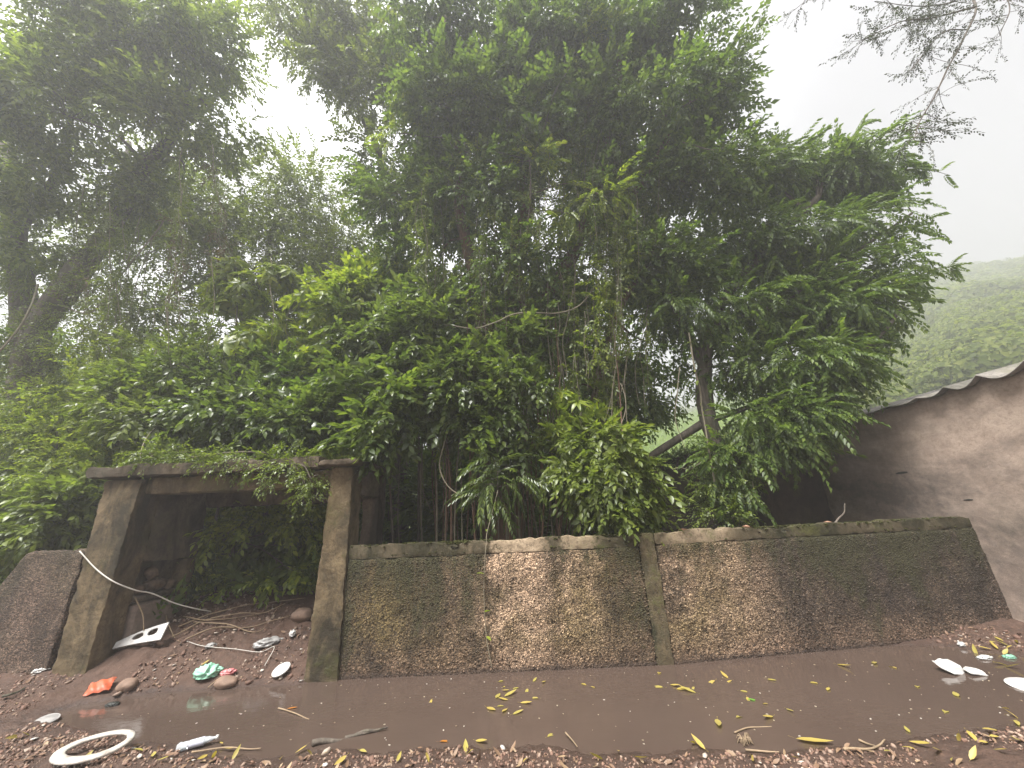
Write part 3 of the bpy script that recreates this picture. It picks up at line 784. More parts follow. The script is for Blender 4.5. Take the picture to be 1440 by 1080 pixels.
# feathery tree at the top between the sky gap and the fig
b = at(560, 700, 8.6); b[2] = .4
plant('feathery_tree', 'tall thin-leaved tree whose pale crown reaches over the sky gap', 'tree', b,
  [([b, at(570, 500, 8.4), at(560, 330, 7.8), at(520, 180, 7.0), at(470, 60, 6.0)], .2, .05, 9), ([at(563, 350, 7.9), at(600, 180, 7.0), at(620, 40, 6.0)], .1, .04, 8)],
  [lobe(430, 30, 5.4, 50, 50, 34), lobe(500, 40, 5.6, 60, 60, 46), lobe(445, 110, 5.8, 50, 40, 30), lobe(520, 140, 6.0, 55, 55, 40), lobe(560, 60, 5.8, 50, 60, 36), lobe(540, 230, 6.6, 45, 50, 30)],
  'simple', 'leaf_olive', per_clump=9, clump_r=.4, scale=1.05, seed=3, gap=-.1, droop=.5)

# the great fig in the middle
b = at(705, 745, 6.6); b[2] = .3
fig = plant('strangler_fig', 'tall vine-draped fig tree in the middle with reddish hanging roots', 'tree', b,
  [([b, at(700, 640, 6.6), at(708, 500, 6.6), at(730, 350, 6.3), at(745, 200, 5.8), at(740, 60, 5.2), at(735, -60, 4.8)], .30, .09, 14),
   ([at(706, 520, 6.6), at(660, 380, 6.3), at(640, 230, 5.8), at(632, 90, 5.2), at(625, -50, 4.8)], .16, .06, 10),
   ([at(716, 470, 6.6), at(800, 360, 6.3), at(850, 230, 5.8), at(870, 100, 5.2), at(880, -40, 4.8)], .16, .06, 10),
   ([at(812, 340, 6.3), at(900, 260, 5.9), at(960, 160, 5.4), at(1010, 80, 5.0)], .1, .03, 8),
   ([at(838, 745, 6.6), at(832, 640, 6.8), at(850, 500, 6.8), at(880, 420, 6.6), at(930, 330, 6.2)], .13, .05, 9)],
  [lobe(610, 60, 5.2, 70, 70, 55), lobe(690, 40, 5.0, 60, 60, 36), lobe(760, 60, 5.0, 70, 60, 50), lobe(850, 60, 5.0, 80, 70, 70), lobe(940, 50, 5.0, 60, 60, 50),
   lobe(630, 170, 5.6, 70, 70, 60), lobe(720, 170, 5.6, 80, 70, 70), lobe(820, 170, 5.6, 80, 70, 70), lobe(920, 170, 5.6, 90, 70, 80), lobe(995, 130, 5.2, 40, 50, 22),
   lobe(580, 280, 6.2, 60, 60, 46), lobe(680, 280, 6.2, 80, 60, 60), lobe(780, 280, 6.2, 80, 60, 60), lobe(880, 280, 6.2, 90, 60, 70), lobe(980, 260, 6.0, 60, 60, 45),
   lobe(620, 360, 6.6, 70, 40, 36), lobe(720, 380, 6.5, 70, 50, 46), lobe(840, 370, 6.8, 90, 50, 55), lobe(930, 390, 6.8, 70, 60, 50),
   lobe(640, 450, 7.0, 70, 50, 40), lobe(740, 470, 7.0, 80, 60, 50), lobe(840, 470, 7.2, 80, 50, 46), lobe(910, 480, 7.2, 60, 60, 36), lobe(790, 560, 7.2, 70, 50, 40), lobe(880, 550, 7.4, 60, 40, 30), lobe(690, 560, 7.2, 70, 50, 36)],
  'simple', 'leaf_dark', 'bark_red', per_clump=14, clump_r=.39, scale=1.05, seed=4, gap=-.10, gapscale=.95, droop=.4)
# long twig reaching into the sky at the right of the fig, and lighter new sprays
def twig_spray(root, path, kind, mat, n, scale, droop=.2, r=.012, name='branch'):
    P = spline(path, 10); rt = obj(name, tube(P, np.linspace(r, .003, len(P)), 5), M['bark'], root, True)
    k = rng.integers(1, len(P), n); pos = P[k]; T = np.gradient(P, axis=0)[k]; T /= np.linalg.norm(T, axis=1)[:, None]
    D = T*.6 + rng.normal(0, .6, (n, 3)); D[:, 2] -= droop
    V, Fc = scatter(SPR[kind][0], pos, frame_from(D, rng.normal(0, .25, (n, 3))+np.array([0, 0, 1.])), scale*rng.uniform(.7, 1.2, n))
    obj('leaves', (V, Fc), M[mat], rt)
    return rt
twig_spray(fig, pts((960, 150, 4.8), (1010, 120, 4.6), (1045, 70, 4.5), (1072, 22, 4.4)), 'simple', 'leaf_dark', 34, .75)
twig_spray(fig, pts((960, 200, 5.0), (1010, 210, 4.8), (1050, 180, 4.7)), 'simple', 'leaf_dark', 26, .7)

# aerial roots of the fig
for k in range(64):
    px = rng.normal(705, 55) if k < 44 else rng.uniform(600, 880)
    py0 = rng.uniform(380, 560); Y = rng.uniform(6.0, 6.9)
    A = at(px+rng.normal(0, 12), py0, Y); B = at(px, 700, Y); B[2] = .25
    mid = [A*(1-t)+B*t + np.array([rng.normal(0, .05), rng.normal(0, .04), 0]) for t in (.3, .6, .85)]
    P = spline([A]+mid+[B], 5)
    obj('aerial_root', tube(P, rng.uniform(.006, .018)*np.linspace(.7, 1.2, len(P)), 5), M['root' if k % 3 else 'vine'], fig, True)

def leafy_vine(root, px, py, L, Y, kind='small', mat='leaf_mid', sc=1., sway=10., name='leafy_vine'):
    A = at(px, py, Y); B = at(px+rng.normal(0, sway), py+L, Y+rng.uniform(0, .3))
    P = wob(spline([A, A*.5+B*.5+rng.normal(0, .06, 3), B], 10), .06, 1.5, int(px))
    v = obj(name, tube(P, np.linspace(.008, .004, len(P)), 5), M['vine'], root, True)
    n = int(np.linalg.norm(A-B)*16)+6
    k = rng.integers(0, len(P), n); pos = P[k]+rng.normal(0, .05, (n, 3)); D = rng.normal(0, .7, (n, 3)); D[:, 2] -= .55
    V, Fc = scatter(SPR[kind][int(rng.integers(0, 4))], pos, frame_from(D, rng.normal(0, .3, (n, 3))+np.array([0, 0, 1.])), sc*rng.uniform(.6, 1.2, n))
    obj('leaves', (V, Fc), M[mat], v)
for k in range(68):
    px = rng.uniform(570, 930); py = rng.uniform(120, 470); m_ = rng.choice(['leaf_mid', 'leaf_olive', 'leaf_dark', 'leaf_bright'], p=[.4, .3, .2, .1])
    leafy_vine(fig, px, py, rng.uniform(80, 220), 5.0+1.2*py/470+rng.uniform(-.15, .3), rng.choice(['small', 'simple', 'fine']), m_, .8)
for k in range(22):
    px = rng.uniform(110, 300); py = rng.uniform(180, 400)
    leafy_vine(plant_left, px, py, rng.uniform(70, 170), 5.5+rng.uniform(-.2, .5), rng.choice(['small', 'fine']), rng.choice(['leaf_olive', 'leaf_mid', 'leaf_brown'], p=[.5, .35, .15]), .8, 18)
# ivy clothing the leaning trunk
tp = [(20, 600, 6.3), (40, 530, 6.25), (62, 470, 6.15), (105, 400, 6.0), (140, 330, 5.95), (180, 270, 5.8), (28, 400, 6.2), (18, 300, 6.0), (30, 460, 6.2), (60, 560, 6.2)]
cc = np.array([at(*q) for q in tp]); n = 1000
pos = cc[rng.integers(0, len(cc), n)] + rng.normal(0, .22, (n, 3))*np.array([1, .5, 1.3])
obj('ivy', scatter(SPR['small'][1], pos, frame_from(rng.normal(0, .7, (n, 3))+np.array([0, -.4, -.3]), rng.normal(0, .4, (n, 3))+np.array([0, -.3, 1.])), rng.uniform(.7, 1.3, n)), M['leaf_olive'], plant_left)

# feather-leaved tree on the right
b = at(1025, 745, 6.9); b[2] = .3
rt = plant('feather_leaf_tree', 'wide feather-leaved tree hanging over the wall in front of the shed', 'tree', b,
  [([b, at(1020, 680, 6.9), at(1000, 590, 6.8), at(990, 520, 6.7), at(1010, 440, 6.5), at(1080, 350, 6.2), at(1150, 280, 5.9)], .2, .06, 10),
   ([at(995, 530, 6.7), at(960, 450, 6.6), at(930, 380, 6.4)], .1, .04, 8),
   ([at(1003, 590, 6.8), at(1080, 560, 6.5), at(1160, 520, 6.1), at(1230, 480, 5.7), at(1270, 430, 5.6)], .05, .02, 8),
   ([at(1005, 460, 6.5), at(1110, 420, 6.2), at(1210, 350, 5.9), at(1280, 300, 5.7)], .05, .02, 8),
   ([at(905, 648, 7.2), at(945, 622, 7.1), at(1000, 585, 6.85)], .06, .08, 8)],
  [lobe(1060, 260, 6.2, 70, 45, 50), lobe(1140, 240, 6.0, 70, 45, 55), lobe(1205, 235, 5.8, 55, 35, 34), lobe(1245, 245, 5.7, 30, 24, 14),
   lobe(1040, 340, 6.4, 80, 50, 55), lobe(1140, 330, 6.1, 90, 50, 62), lobe(1220, 310, 5.9, 60, 45, 38), lobe(1250, 375, 5.8, 38, 35, 16),
   lobe(1060, 440, 6.4, 70, 50, 42), lobe(1160, 430, 6.1, 80, 55, 52), lobe(1205, 445, 5.9, 48, 40, 22), lobe(960, 440, 6.6, 60, 50, 32),
   lobe(1110, 520, 6.2, 80, 45, 48), lobe(1150, 510, 5.9, 45, 36, 20), lobe(1075, 595, 6.2, 55, 30, 22), lobe(1125, 585, 6.0, 38, 26, 14), lobe(1090, 628, 6.1, 34, 20, 9),
   lobe(1030, 650, 6.3, 30, 40, 12), lobe(980, 330, 6.7, 60, 60, 36), lobe(1000, 520, 6.9, 40, 40, 12), lobe(1100, 380, 6.6, 120, 60, 70), lobe(1130, 560, 6.4, 60, 45, 28)],
  'pinnate', 'leaf_dark', per_clump=10, clump_r=.36, scale=1.0, seed=5, gap=-.13, gapscale=.95, droop=.45)
twig_spray(rt, pts((1262, 240, 5.6), (1300, 238, 5.5), (1335, 246, 5.4)), 'pinnate', 'leaf_dark', 16, .8)
twig_spray(rt, pts((1180, 215, 5.8), (1205, 190, 5.7), (1212, 172, 5.7)), 'pinnate', 'leaf_dark', 14, .8)
twig_spray(rt, pts((1260, 380, 5.7), (1310, 380, 5.6), (1345, 372, 5.5)), 'pinnate', 'leaf_dark', 14, .75)

# tree whose branch hangs into the top right from outside the frame
b = np.array([7.0, -1.2, 0.0])
ov = plant('roadside_tree', 'thin bare-twigged branch with small leaves hanging in from the top right', 'tree', b,
  [([b, b+np.array([-.1, .1, 2.5]), b+np.array([-.3, .5, 5.0]), b+np.array([-.2, 1.4, 7.2])], .22, .1, 10)],
  [(b+np.array([.2, .6, 8.0]), (1.6, 1.6, 1.0), 40)], 'small', 'leaf_dark', per_clump=10, clump_r=.4, scale=1.3, seed=6, twig_frac=.2)
j0 = b+np.array([-.2, 1.4, 7.2])
def hang(path, n, r):
    P = wob(spline([j0]+path if r > .02 else path, 12), .03, 2, n)
    Lm = []
    ks = rng.integers(len(P)//3, len(P), n)
    tw = MB().add(*tube(P, np.linspace(r, .004, len(P)), 6))
    for k in ks:
        d = rng.normal(0, 1, 3)*np.array([1, .6, .7]) + np.array([-.3, 0, -.35]); d /= np.linalg.norm(d); L = rng.uniform(.12, .42)
        Q = spline([P[k], P[k]+d*L*.5+rng.normal(0, .02, 3), P[k]+d*L+np.array([0, 0, -.05])], 4)
        tw.add(*tube(Q, np.linspace(.004, .0015, len(Q)), 4, False))
        for q in range(3):
            Lm.append((Q[-1-q*2], d+rng.normal(0, .4, 3)))
    br = obj('branch', tw, M['bark'], ov, True)
    pos = np.array([a for a, _ in Lm]); D = np.array([a for _, a in Lm])
    V, Fc = scatter(SPR['small'][1], pos, frame_from(D, rng.normal(0, .4, D.shape)+np.array([0, 0, 1.])), rng.uniform(.4, .85, len(pos)))
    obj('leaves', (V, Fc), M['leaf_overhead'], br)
hang(pts((1400, -60, 3.2), (1370, 20, 3.3), (1335, 90, 3.4), (1300, 160, 3.5), (1286, 198, 3.5)), 46, .021)
hang(pts((1372, 10, 3.3), (1310, 25, 3.4), (1260, 35, 3.4), (1205, 60, 3.5)), 40, .014)
hang(pts((1390, -30, 3.3), (1345, 0, 3.4), (1290, 10, 3.5), (1230, 5, 3.5)), 34, .012)
hang(pts((1400, -40, 3.2), (1420, 10, 3.2), (1405, 50, 3.3)), 14, .01)
hang(pts((1360, 40, 3.35), (1320, 50, 3.4), (1280, 100, 3.5)), 24, .01)
hang(pts((1240, -60, 3.4), (1160, -30, 3.6), (1125, 12, 3.6)), 16, .012)

# ---- shrubs and young plants
def shrub(name, label, cat, foot, lobes, kind, mat, group=None, stem=.03, **kw):
    f = np.array(foot, float)
    tr = [([f, (f+np.array(lobes[0][0]))/2+rng.normal(0, .05, 3), np.array(lobes[0][0])], stem, stem*.4, 6)]
    return plant(name, label, cat, f, tr, lobes, kind, mat, 'bark', group, True, .5, 'foliage', 'stem', **kw)
SH = dict(per_clump=9, clump_r=.22, gap=-.4, seed=12)
def foot(px, Y, z=None):
    p = at(px, 740, Y); p[2] = gz(p[0], p[1])[0] if z is None else z; return p
# over the gateway
shrub('gateway_shrub', 'glossy green shrub spilling over the middle of the gateway slab', 'shrub', foot(300, 6.9), [lobe(330, 585, 5.7, 80, 42, 46), lobe(400, 600, 5.6, 70, 40, 40), lobe(290, 540, 6.0, 80, 45, 40)], 'glossy', 'leaf_gloss', scale=.8, **SH)
shrub('gateway_shrub', 'dense bushy shrub over the left end of the gateway slab', 'shrub', foot(190, 7.0), [lobe(230, 590, 5.7, 60, 42, 36), lobe(170, 570, 5.9, 60, 50, 36), lobe(230, 520, 6.2, 70, 45, 32)], 'glossy', 'leaf_mid', scale=.75, **SH)
shrub('gateway_shrub', 'hanging shrub with large oval leaves over the right gate pillar', 'shrub', foot(560, 6.6), [lobe(545, 590, 5.5, 45, 45, 18), lobe(570, 540, 5.7, 60, 45, 22), lobe(500, 560, 5.8, 50, 40, 16)], 'oval', 'leaf_gloss', scale=.8, **{**SH, 'per_clump': 7})
shrub('broadleaf_shrub', 'tall dark glossy shrub between gateway and fig trunk', 'shrub', foot(590, 6.9), [lobe(590, 470, 6.2, 80, 60, 50), lobe(640, 530, 6.0, 60, 60, 36), lobe(530, 470, 6.3, 60, 50, 30), lobe(620, 420, 6.4, 50, 35, 18)], 'oval', 'leaf_gloss', scale=.75, **SH)
shrub('bright_shrub', 'bright lime-green leafy shrub left of the dark glossy shrub', 'shrub', foot(480, 7.2), [lobe(480, 430, 6.5, 50, 45, 34), lobe(530, 395, 6.6, 45, 35, 22), lobe(465, 500, 6.4, 50, 40, 24), lobe(600, 400, 6.8, 30, 25, 8)], 'glossy', 'leaf_bright', scale=.95, **SH)
shrub('umbrella_plant', 'tall plant with whorls of big lime leaves standing above the gateway', 'plant', foot(345, 6.9), [lobe(335, 410, 6.2, 55, 35, 22), lobe(345, 470, 6.2, 70, 40, 26), lobe(385, 395, 6.2, 30, 20, 8), lobe(330, 382, 6.2, 20, 14, 5)], 'whorl', 'leaf_bright', scale=1.1, **{**SH, 'per_clump': 4, 'upbias': .8, 'droop': 0.})
shrub('thicket_shrub', 'mid-green shrub behind the gateway under the slender tree', 'shrub', foot(420, 7.5), [lobe(400, 540, 6.5, 80, 40, 40), lobe(470, 590, 6.2, 60, 50, 34), lobe(310, 500, 6.8, 60, 35, 26)], 'glossy', 'leaf_dark', scale=.85, **SH)
shrub('pale_shrub', 'pale sunlit bushy shrub beyond the left wall end', 'shrub', foot(100, 7.2), [lobe(120, 560, 6.3, 60, 45, 40), lobe(60, 610, 6.2, 60, 45, 40), lobe(140, 510, 6.6, 60, 35, 26), lobe(100, 660, 6.0, 60, 40, 34), lobe(175, 620, 6.3, 45, 40, 26)], 'simple', 'leaf_bright', scale=.6, **SH)
shrub('weedy_shrub', 'low weedy shrub with broad leaves behind the left wall end', 'shrub', foot(40, 6.4), [lobe(25, 720, 5.9, 55, 45, 30), lobe(80, 740, 5.7, 50, 35, 26), lobe(20, 790, 5.9, 40, 40, 20), lobe(110, 700, 5.8, 30, 40, 16)], 'glossy', 'leaf_mid', scale=.8, **SH)
shrub('dark_shrub', 'dark shrub below the forked trunk at the left edge', 'shrub', foot(15, 7.2), [lobe(20, 600, 6.8, 50, 70, 30), lobe(30, 680, 6.5, 60, 40, 26), lobe(10, 520, 6.6, 40, 40, 14)], 'glossy', 'leaf_dark', scale=.9, **SH)
shrub('inner_shrub', 'dark leafy thicket seen through the gate opening', 'shrub', foot(330, 7.6), [lobe(300, 760, 6.9, 60, 50, 46), lobe(370, 750, 6.75, 60, 60, 50), lobe(420, 730, 6.6, 40, 50, 30), lobe(330, 805, 6.6, 80, 35, 44), lobe(290, 720, 7.6, 50, 35, 24), lobe(400, 795, 6.55, 50, 40, 30), lobe(260, 800, 6.9, 40, 50, 26), lobe(350, 730, 7.4, 100, 40, 40), lobe(440, 800, 6.9, 30, 60, 26)], 'glossy', 'leaf_bright', scale=.68, **SH)  # brighter leaf colour makes up for the dim light under the slab
shrub('sapling', 'young plant with long drooping leaves in front of the fig roots', 'plant', foot(705, 5.7), [lobe(700, 665, 5.5, 35, 28, 9), lobe(695, 690, 5.5, 25, 22, 5)], 'longpin', 'leaf_gloss', scale=.62, stem=.014, **{**SH, 'per_clump': 5})
shrub('vine_covered_shrub', 'drooping broad-leaved shrub hanging in front of the fig trunk', 'shrub', foot(680, 6.2), [lobe(680, 520, 5.9, 50, 45, 20), lobe(730, 560, 5.9, 50, 50, 20), lobe(660, 590, 5.9, 45, 40, 16), lobe(720, 490, 6.0, 40, 35, 12), lobe(700, 610, 5.8, 40, 30, 9)], 'oval', 'leaf_gloss', scale=.7, **{**SH, 'per_clump': 7})
shrub('drooping_shrub', 'light-green drooping shrub leaning over the middle of the boundary wall', 'shrub', foot(830, 5.8), [lobe(850, 640, 5.5, 55, 40, 24), lobe(880, 680, 5.4, 50, 35, 20), lobe(830, 690, 5.5, 45, 40, 18), lobe(870, 725, 5.35, 50, 20, 10), lobe(800, 640, 5.7, 35, 40, 12)], 'oval', 'leaf_mid', scale=.62, **{**SH, 'per_clump': 8, 'droop': .6})
shrub('lime_plant', 'small plant with yellow-lime leaf tufts above the boundary wall', 'plant', foot(790, 6.0), [lobe(798, 562, 5.7, 18, 18, 5), lobe(838, 575, 5.7, 18, 16, 5), lobe(785, 605, 5.7, 22, 22, 5), lobe(792, 660, 5.5, 14, 12, 3)], 'whorl', 'leaf_bright', scale=.8, stem=.012, **{**SH, 'per_clump': 3, 'upbias': .5, 'droop': .1, 'gap': -2})
shrub('wall_vine', 'leafy vine clump hanging behind the wall below the diagonal branch', 'vine', foot(1035, 6.6), [lobe(1020, 690, 6.4, 30, 40, 14), lobe(1035, 640, 6.5, 30, 30, 10), lobe(1015, 725, 6.3, 25, 20, 7)], 'small', 'leaf_mid', scale=1.1, **SH)
shrub('lime_vine', 'bright lime leaf sprays of a vine showing through the fig crown', 'vine', at(740, 330, 5.6), [lobe(745, 225, 5.2, 24, 9, 5), lobe(850, 275, 5.3, 30, 10, 6), lobe(800, 300, 5.5, 30, 14, 5), lobe(640, 205, 5.3, 22, 14, 4), lobe(560, 190, 5.4, 22, 30, 6), lobe(650, 120, 5.0, 25, 25, 6), lobe(820, 60, 4.8, 40, 30, 8)], 'pinnate', 'leaf_bright', scale=.95, lead=True, **{**SH, 'gap': -2, 'per_clump': 4})
shrub('gateway_creeper', 'leafy creeper trailing over the lintel near the right gate pillar', 'creeper', at(420, 640, 5.3), [lobe(410, 650, 4.88, 26, 12, 9), lobe(440, 672, 4.86, 12, 20, 7), lobe(380, 668, 4.88, 10, 16, 4), lobe(350, 645, 4.9, 40, 10, 10), lobe(270, 642, 4.92, 50, 9, 10), lobe(210, 640, 4.95, 30, 9, 7), lobe(425, 690, 4.86, 8, 10, 3)], 'small', 'leaf_mid', scale=.8, lead=True, **{**SH, 'gap': -2, 'per_clump': 6, 'clump_r': .09})
# banana-like plant at left
bl = thing('banana_plant', 'broad paddle-leaved plant behind the left wall end', 'plant', tuple(foot(75, 6.2)))
for k, (px, py, l) in enumerate([(62, 715, .75), (88, 722, .6), (110, 735, .5)]):
    A = foot(80, 6.2)+np.array([0, 0, .5]); B = at(px, py, 5.9)
    V, Fc = put(leaf_big(l, .2, .35, .5), B, [(-.3, .35, .3)[k], -.3, (1.0, .9, .4)[k]], [0, -1, .4]); obj('leaf', (V, Fc), M['leaf_bright'], bl, True)
    obj('stalk', tube(spline([A, (A+B)/2+np.array([0, .05, 0]), B], 5), .014, 5), M['vine'], bl, True)

# undergrowth backdrop: uncountable
ub = []
for px in range(-60, 880, 45):
    for py, Y, n in ((700, 9.5, 22), (610, 10.5, 16), (520, 11.5, 10), (770, 8.6, 24), (735, 8.9, 18)):
        ub.append(lobe(px+rng.uniform(-15, 15), py+rng.uniform(-15, 15), Y+rng.uniform(-.6, .6), 45, 40, n))
(UV, UF), _ = foliage(ub, 'simple', per_clump=8, clump_r=.45, scale=1.6, gap=-.25, seed=30)
tag(obj('undergrowth', (UV, UF), M['leaf_dark']), kind='stuff')
# low weeds behind the walls and on the mound
n = 900
x = rng.uniform(-5.0, 6.0, n); y = rng.uniform(5.6, 7.6, n)
q = ~((x > -4.9) & (x < -2.5) & (y < 6.3)) & ~((x > 2) & (y < 6.1)) & (x < 5.7); x, y = x[q], y[q]; n = len(x)
P = np.stack([x, y, gz(x, y)+.1], 1)
mb = MB()
for k in range(4):
    s_ = np.arange(n) % 4 == k; m_ = s_.sum()
    mb.add(*scatter(SPR['glossy'][k], P[s_], frame_from(rng.normal(0, .5, (m_, 3))+np.array([0, -.2, .9]), rng.normal(size=(m_, 3))), rng.uniform(.6, 1.4, m_)))
tag(obj('weeds', mb, M['leaf_dark']), kind='stuff')

# ---- lianas
def liana(label, path, r, mat='vine', leaves=0, wobble=.05):
    P = wob(spline(path, 12), wobble, 1.6, int(abs(path[0][0])*50) % 97)
    o = obj('liana', tube(P, np.full(len(P), r)*(1+.2*vnoise(P, 3, 2)), 6), M[mat], None, True, tuple(P[-1]))
    tag(o, label, 'vine')
    if leaves:
        k = rng.integers(2, len(P), leaves); D = rng.normal(0, .6, (leaves, 3)); D[:, 2] -= .3
        V, Fc = scatter(leaf_big(.09, .05), P[k], frame_from(D, rng.normal(0, .3, (leaves, 3))+np.array([0, 0, 1.])), rng.uniform(.6, 1.2, leaves))
        obj('leaves', (V, Fc), M['leaf_bright'], o)
liana('pale liana bowed across the fig at middle height', pts((625, 455, 5.7), (665, 460, 5.6), (700, 450, 5.6), (730, 438, 5.6), (780, 440, 5.8), (815, 430, 5.9), (840, 400, 6.0)), .011)
liana('hooked liana loop hanging beside the big drooping shrub over the wall', pts((632, 600, 5.6), (622, 630, 5.5), (617, 655, 5.5), (628, 680, 5.5), (648, 697, 5.5), (672, 700, 5.6)), .010, 'vine', 0, .02)
liana('long straight liana slanting through the shade left of the umbrella plant', pts((250, 370, 6.6), (240, 420, 6.5), (228, 470, 6.4), (215, 530, 6.3)), .018)
liana('thin liana slanting down from the leaning trunk', pts((230, 310, 6.0), (200, 350, 6.0), (160, 400, 6.0), (130, 440, 6.0), (85, 430, 6.1)), .014)
liana('woody liana against the leaning trunk', pts((55, 400, 5.9), (40, 440, 5.8), (20, 470, 5.8), (-5, 500, 5.8)), .018)
liana('pale climbing stem running down the boundary wall front', pts((700, 690, 5.3), (686, 745, 5.08), (684, 765, 4.97), (680, 830, 4.965), (683, 890, 4.965), (692, 940, 4.96)), .0045, 'vine', 4, .012)
liana('twin liana with knots hanging before the right tree trunk', pts((968, 470, 6.0), (975, 520, 6.0), (985, 560, 6.1), (1000, 640, 6.2), (1005, 690, 6.2)), .014, 'vine', 10)
liana('slim stem slanting over the dark rear wall', pts((1090, 740, 6.0), (1065, 690, 6.2), (1050, 640, 6.3), (1030, 600, 6.4)), .008)
liana('curly leafless vine over the dark rear wall top', pts((985, 650, 6.6), (970, 660, 6.5), (955, 657, 6.5), (945, 660, 6.5)), .007, 'vine', 3, .02)
liana('arched yellow-green tendril over the left of the gateway', pts((215, 640, 5.3), (198, 650, 4.95), (199, 630, 4.95), (210, 610, 5.2), (222, 600, 5.4)), .007, 'vine', 6, .01)
hv = [(150, 230), (165, 260), (178, 250), (200, 300), (225, 310), (240, 290), (185, 330), (260, 330), (420, 420), (490, 440), (520, 420)]
for k, (px, py) in enumerate([(170, 300), (195, 320), (215, 330), (240, 350), (255, 320), (380, 360), (410, 380), (205, 360), (770, 400), (870, 420), (910, 430), (800, 470), (955, 520), (625, 640), (592, 650), (640, 650)] + [(rng.uniform(560, 900), rng.uniform(330, 600)) for _ in range(56)]):
    L = rng.uniform(70, 150); Y = rng.uniform(5.9, 6.6)
    sl = -30 if px < 300 else 0
    P = wob(spline(pts((px, py, Y), (px+sl*.5+rng.normal(0, 5), py+L*.5, Y), (px+sl+rng.normal(0, 8), py+L, Y)), 10), .05, 2, k)
    o = obj('hanging_vine', tube(P, np.linspace(.008, .005, len(P)), 5), M['vine'], None, True, tuple(P[0]))
    tag(o, 'thin bare vine strand hanging straight down among the tree foliage', 'vine', 'bare vine strands hanging in the trees')

# ------------------------------------------------------------------ litter
def gpos(px, py, dz=0.):
    """where the pixel's line meets the ground (a few fixed-point steps)"""
    z = 0.
    for _ in range(12):
        p = on_ground(px, py, z); z = .5*z+.5*max(gz(p[0], p[1])[0], 0.)
    return np.array([p[0], p[1], z+dz])
def rotm(rx, ry, rz):
    return np.array((Matrix.Rotation(rz, 3, 'Z') @ Matrix.Rotation(ry, 3, 'Y') @ Matrix.Rotation(rx, 3, 'X')))
def place(V, pos, rx=0, ry=0, rz=0): return np.asarray(V)@rotm(rx, ry, rz).T + pos

# white oval ring (seat-like) in the foreground
p = gpos(130, 1064)
ring = thing('plastic_ring', 'large dirty-white oval plastic ring lying on the near mud at left', 'plastic ring', tuple(p))
a = np.linspace(0, 2*PI, 72, endpoint=False); prof = [(-1, 0), (-.8, .8), (0, 1.), (.8, .8), (1, 0), (.7, -.5), (-.7, -.5)]
V = []
for t in a:
    wdt = .033+.009*math.cos(t-PI*1.3); cx, cy = .205*math.cos(t), .16*math.sin(t)*(1+.1*math.cos(t))
    dx, dy = math.cos(t), math.sin(t)
    for u, v in prof: V.append([cx+dx*u*wdt, cy+dy*u*wdt, .016+.016*v])
V = np.array(V); m_ = len(prof); i, j = np.meshgrid(np.arange(72), np.arange(m_), indexing='ij')
Fr = np.stack([i*m_+j, i*m_+(j+1) % m_, ((i+1) % 72)*m_+(j+1) % m_, ((i+1) % 72)*m_+j], -1).reshape(-1, 4)
obj('body', (place(V, p+np.array([0, 0, .045]), .08, .0, .25), Fr), M['white_plastic'], ring, True)
for k in range(7):
    t = -2.2+k*.17; c = np.array([.234*math.cos(t), .188*math.sin(t)*(1+.1*math.cos(t)), .004])
    Vb, Fb = rough_box(-.008, .008, -.014, .014, -.014, .012, .01, 0)
    obj('rib', (place(place(Vb, c, 0, 0, t), p+np.array([0, 0, .045]), .08, .0, .25), Fb), M['white_plastic'], ring)

def crumple(seed, r, sub=3, amp=.75, sharp=2.6):
    V, Fc = ico(sub+1); n = 1-np.abs(vnoise(V+seed, sharp*.8, seed))*2; n2 = 1-np.abs(vnoise(V*1.+seed, sharp*2.3, seed+3))*2
    return V*(1-amp*.4+amp*n*.45+amp*.3*n2)[:, None]*np.array(r), Fc
def bag(name, label, cat, px, py, r, mat, seed, rz=0., extra=None, tail=True, dz=.0):
    p = gpos(px, py); V, Fc = crumple(seed, r)
    V[:, 2] = np.maximum(V[:, 2], -.35*r[2])
    t = thing(name, label, cat, tuple(p))
    obj('bag_body', (place(V, p+np.array([0, 0, r[2]*.4+dz]), 0, 0, rz), Fc), M[mat], t, False)
    if tail:
        V, Fc = crumple(seed+9, (r[0]*.4, r[1]*.35, r[2]*.3), 2, .8)
        obj('knot', (place(V+np.array([r[0]*.95, 0, r[2]*.5]), p+np.array([0, 0, r[2]*.2+dz]), 0, 0, rz), Fc), M[mat], t, False)
    return t
bag('plastic_bag', 'mint-green tied plastic bag at the puddle edge inside the gate', 'bag', 290, 952, (.115, .085, .085), 'mint', 3, .3)
bag('plastic_bag', 'small crumpled pink bag beside the mint-green bag', 'bag', 320, 948, (.07, .05, .04), 'pink', 4, .2)
bag('plastic_bag', 'grey crumpled plastic bag on the rubble slope inside the gate', 'bag', 376, 908, (.14, .08, .06), 'greybag', 5, .6)
bag('bag_scrap', 'small white plastic scrap below the left gate pillar', 'scrap', 58, 944, (.075, .045, .028), 'foam', 6, .1, tail=False)
bag('bag_scrap', 'small dark scrap floating beside the orange packet', 'scrap', 158, 992, (.06, .04, .02), 'black_scrap', 7, .1, tail=False)
bag('bag_scrap', 'green plastic scrap among leaves below the shed wall', 'scrap', 1420, 925, (.06, .04, .02), 'green_cup', 8, .1, tail=False)
bag('bag_scrap', 'small white twisted scrap by the right end of the boundary wall', 'scrap', 1353, 908, (.05, .03, .025), 'foam', 9, .5, tail=False)
bag('bag_scrap', 'crumpled white paper scraps near the green scrap at right', 'scrap', 1385, 926, (.09, .04, .02), 'foam', 12, .2, tail=False)
p = gpos(1048, 1046); mb = MB()
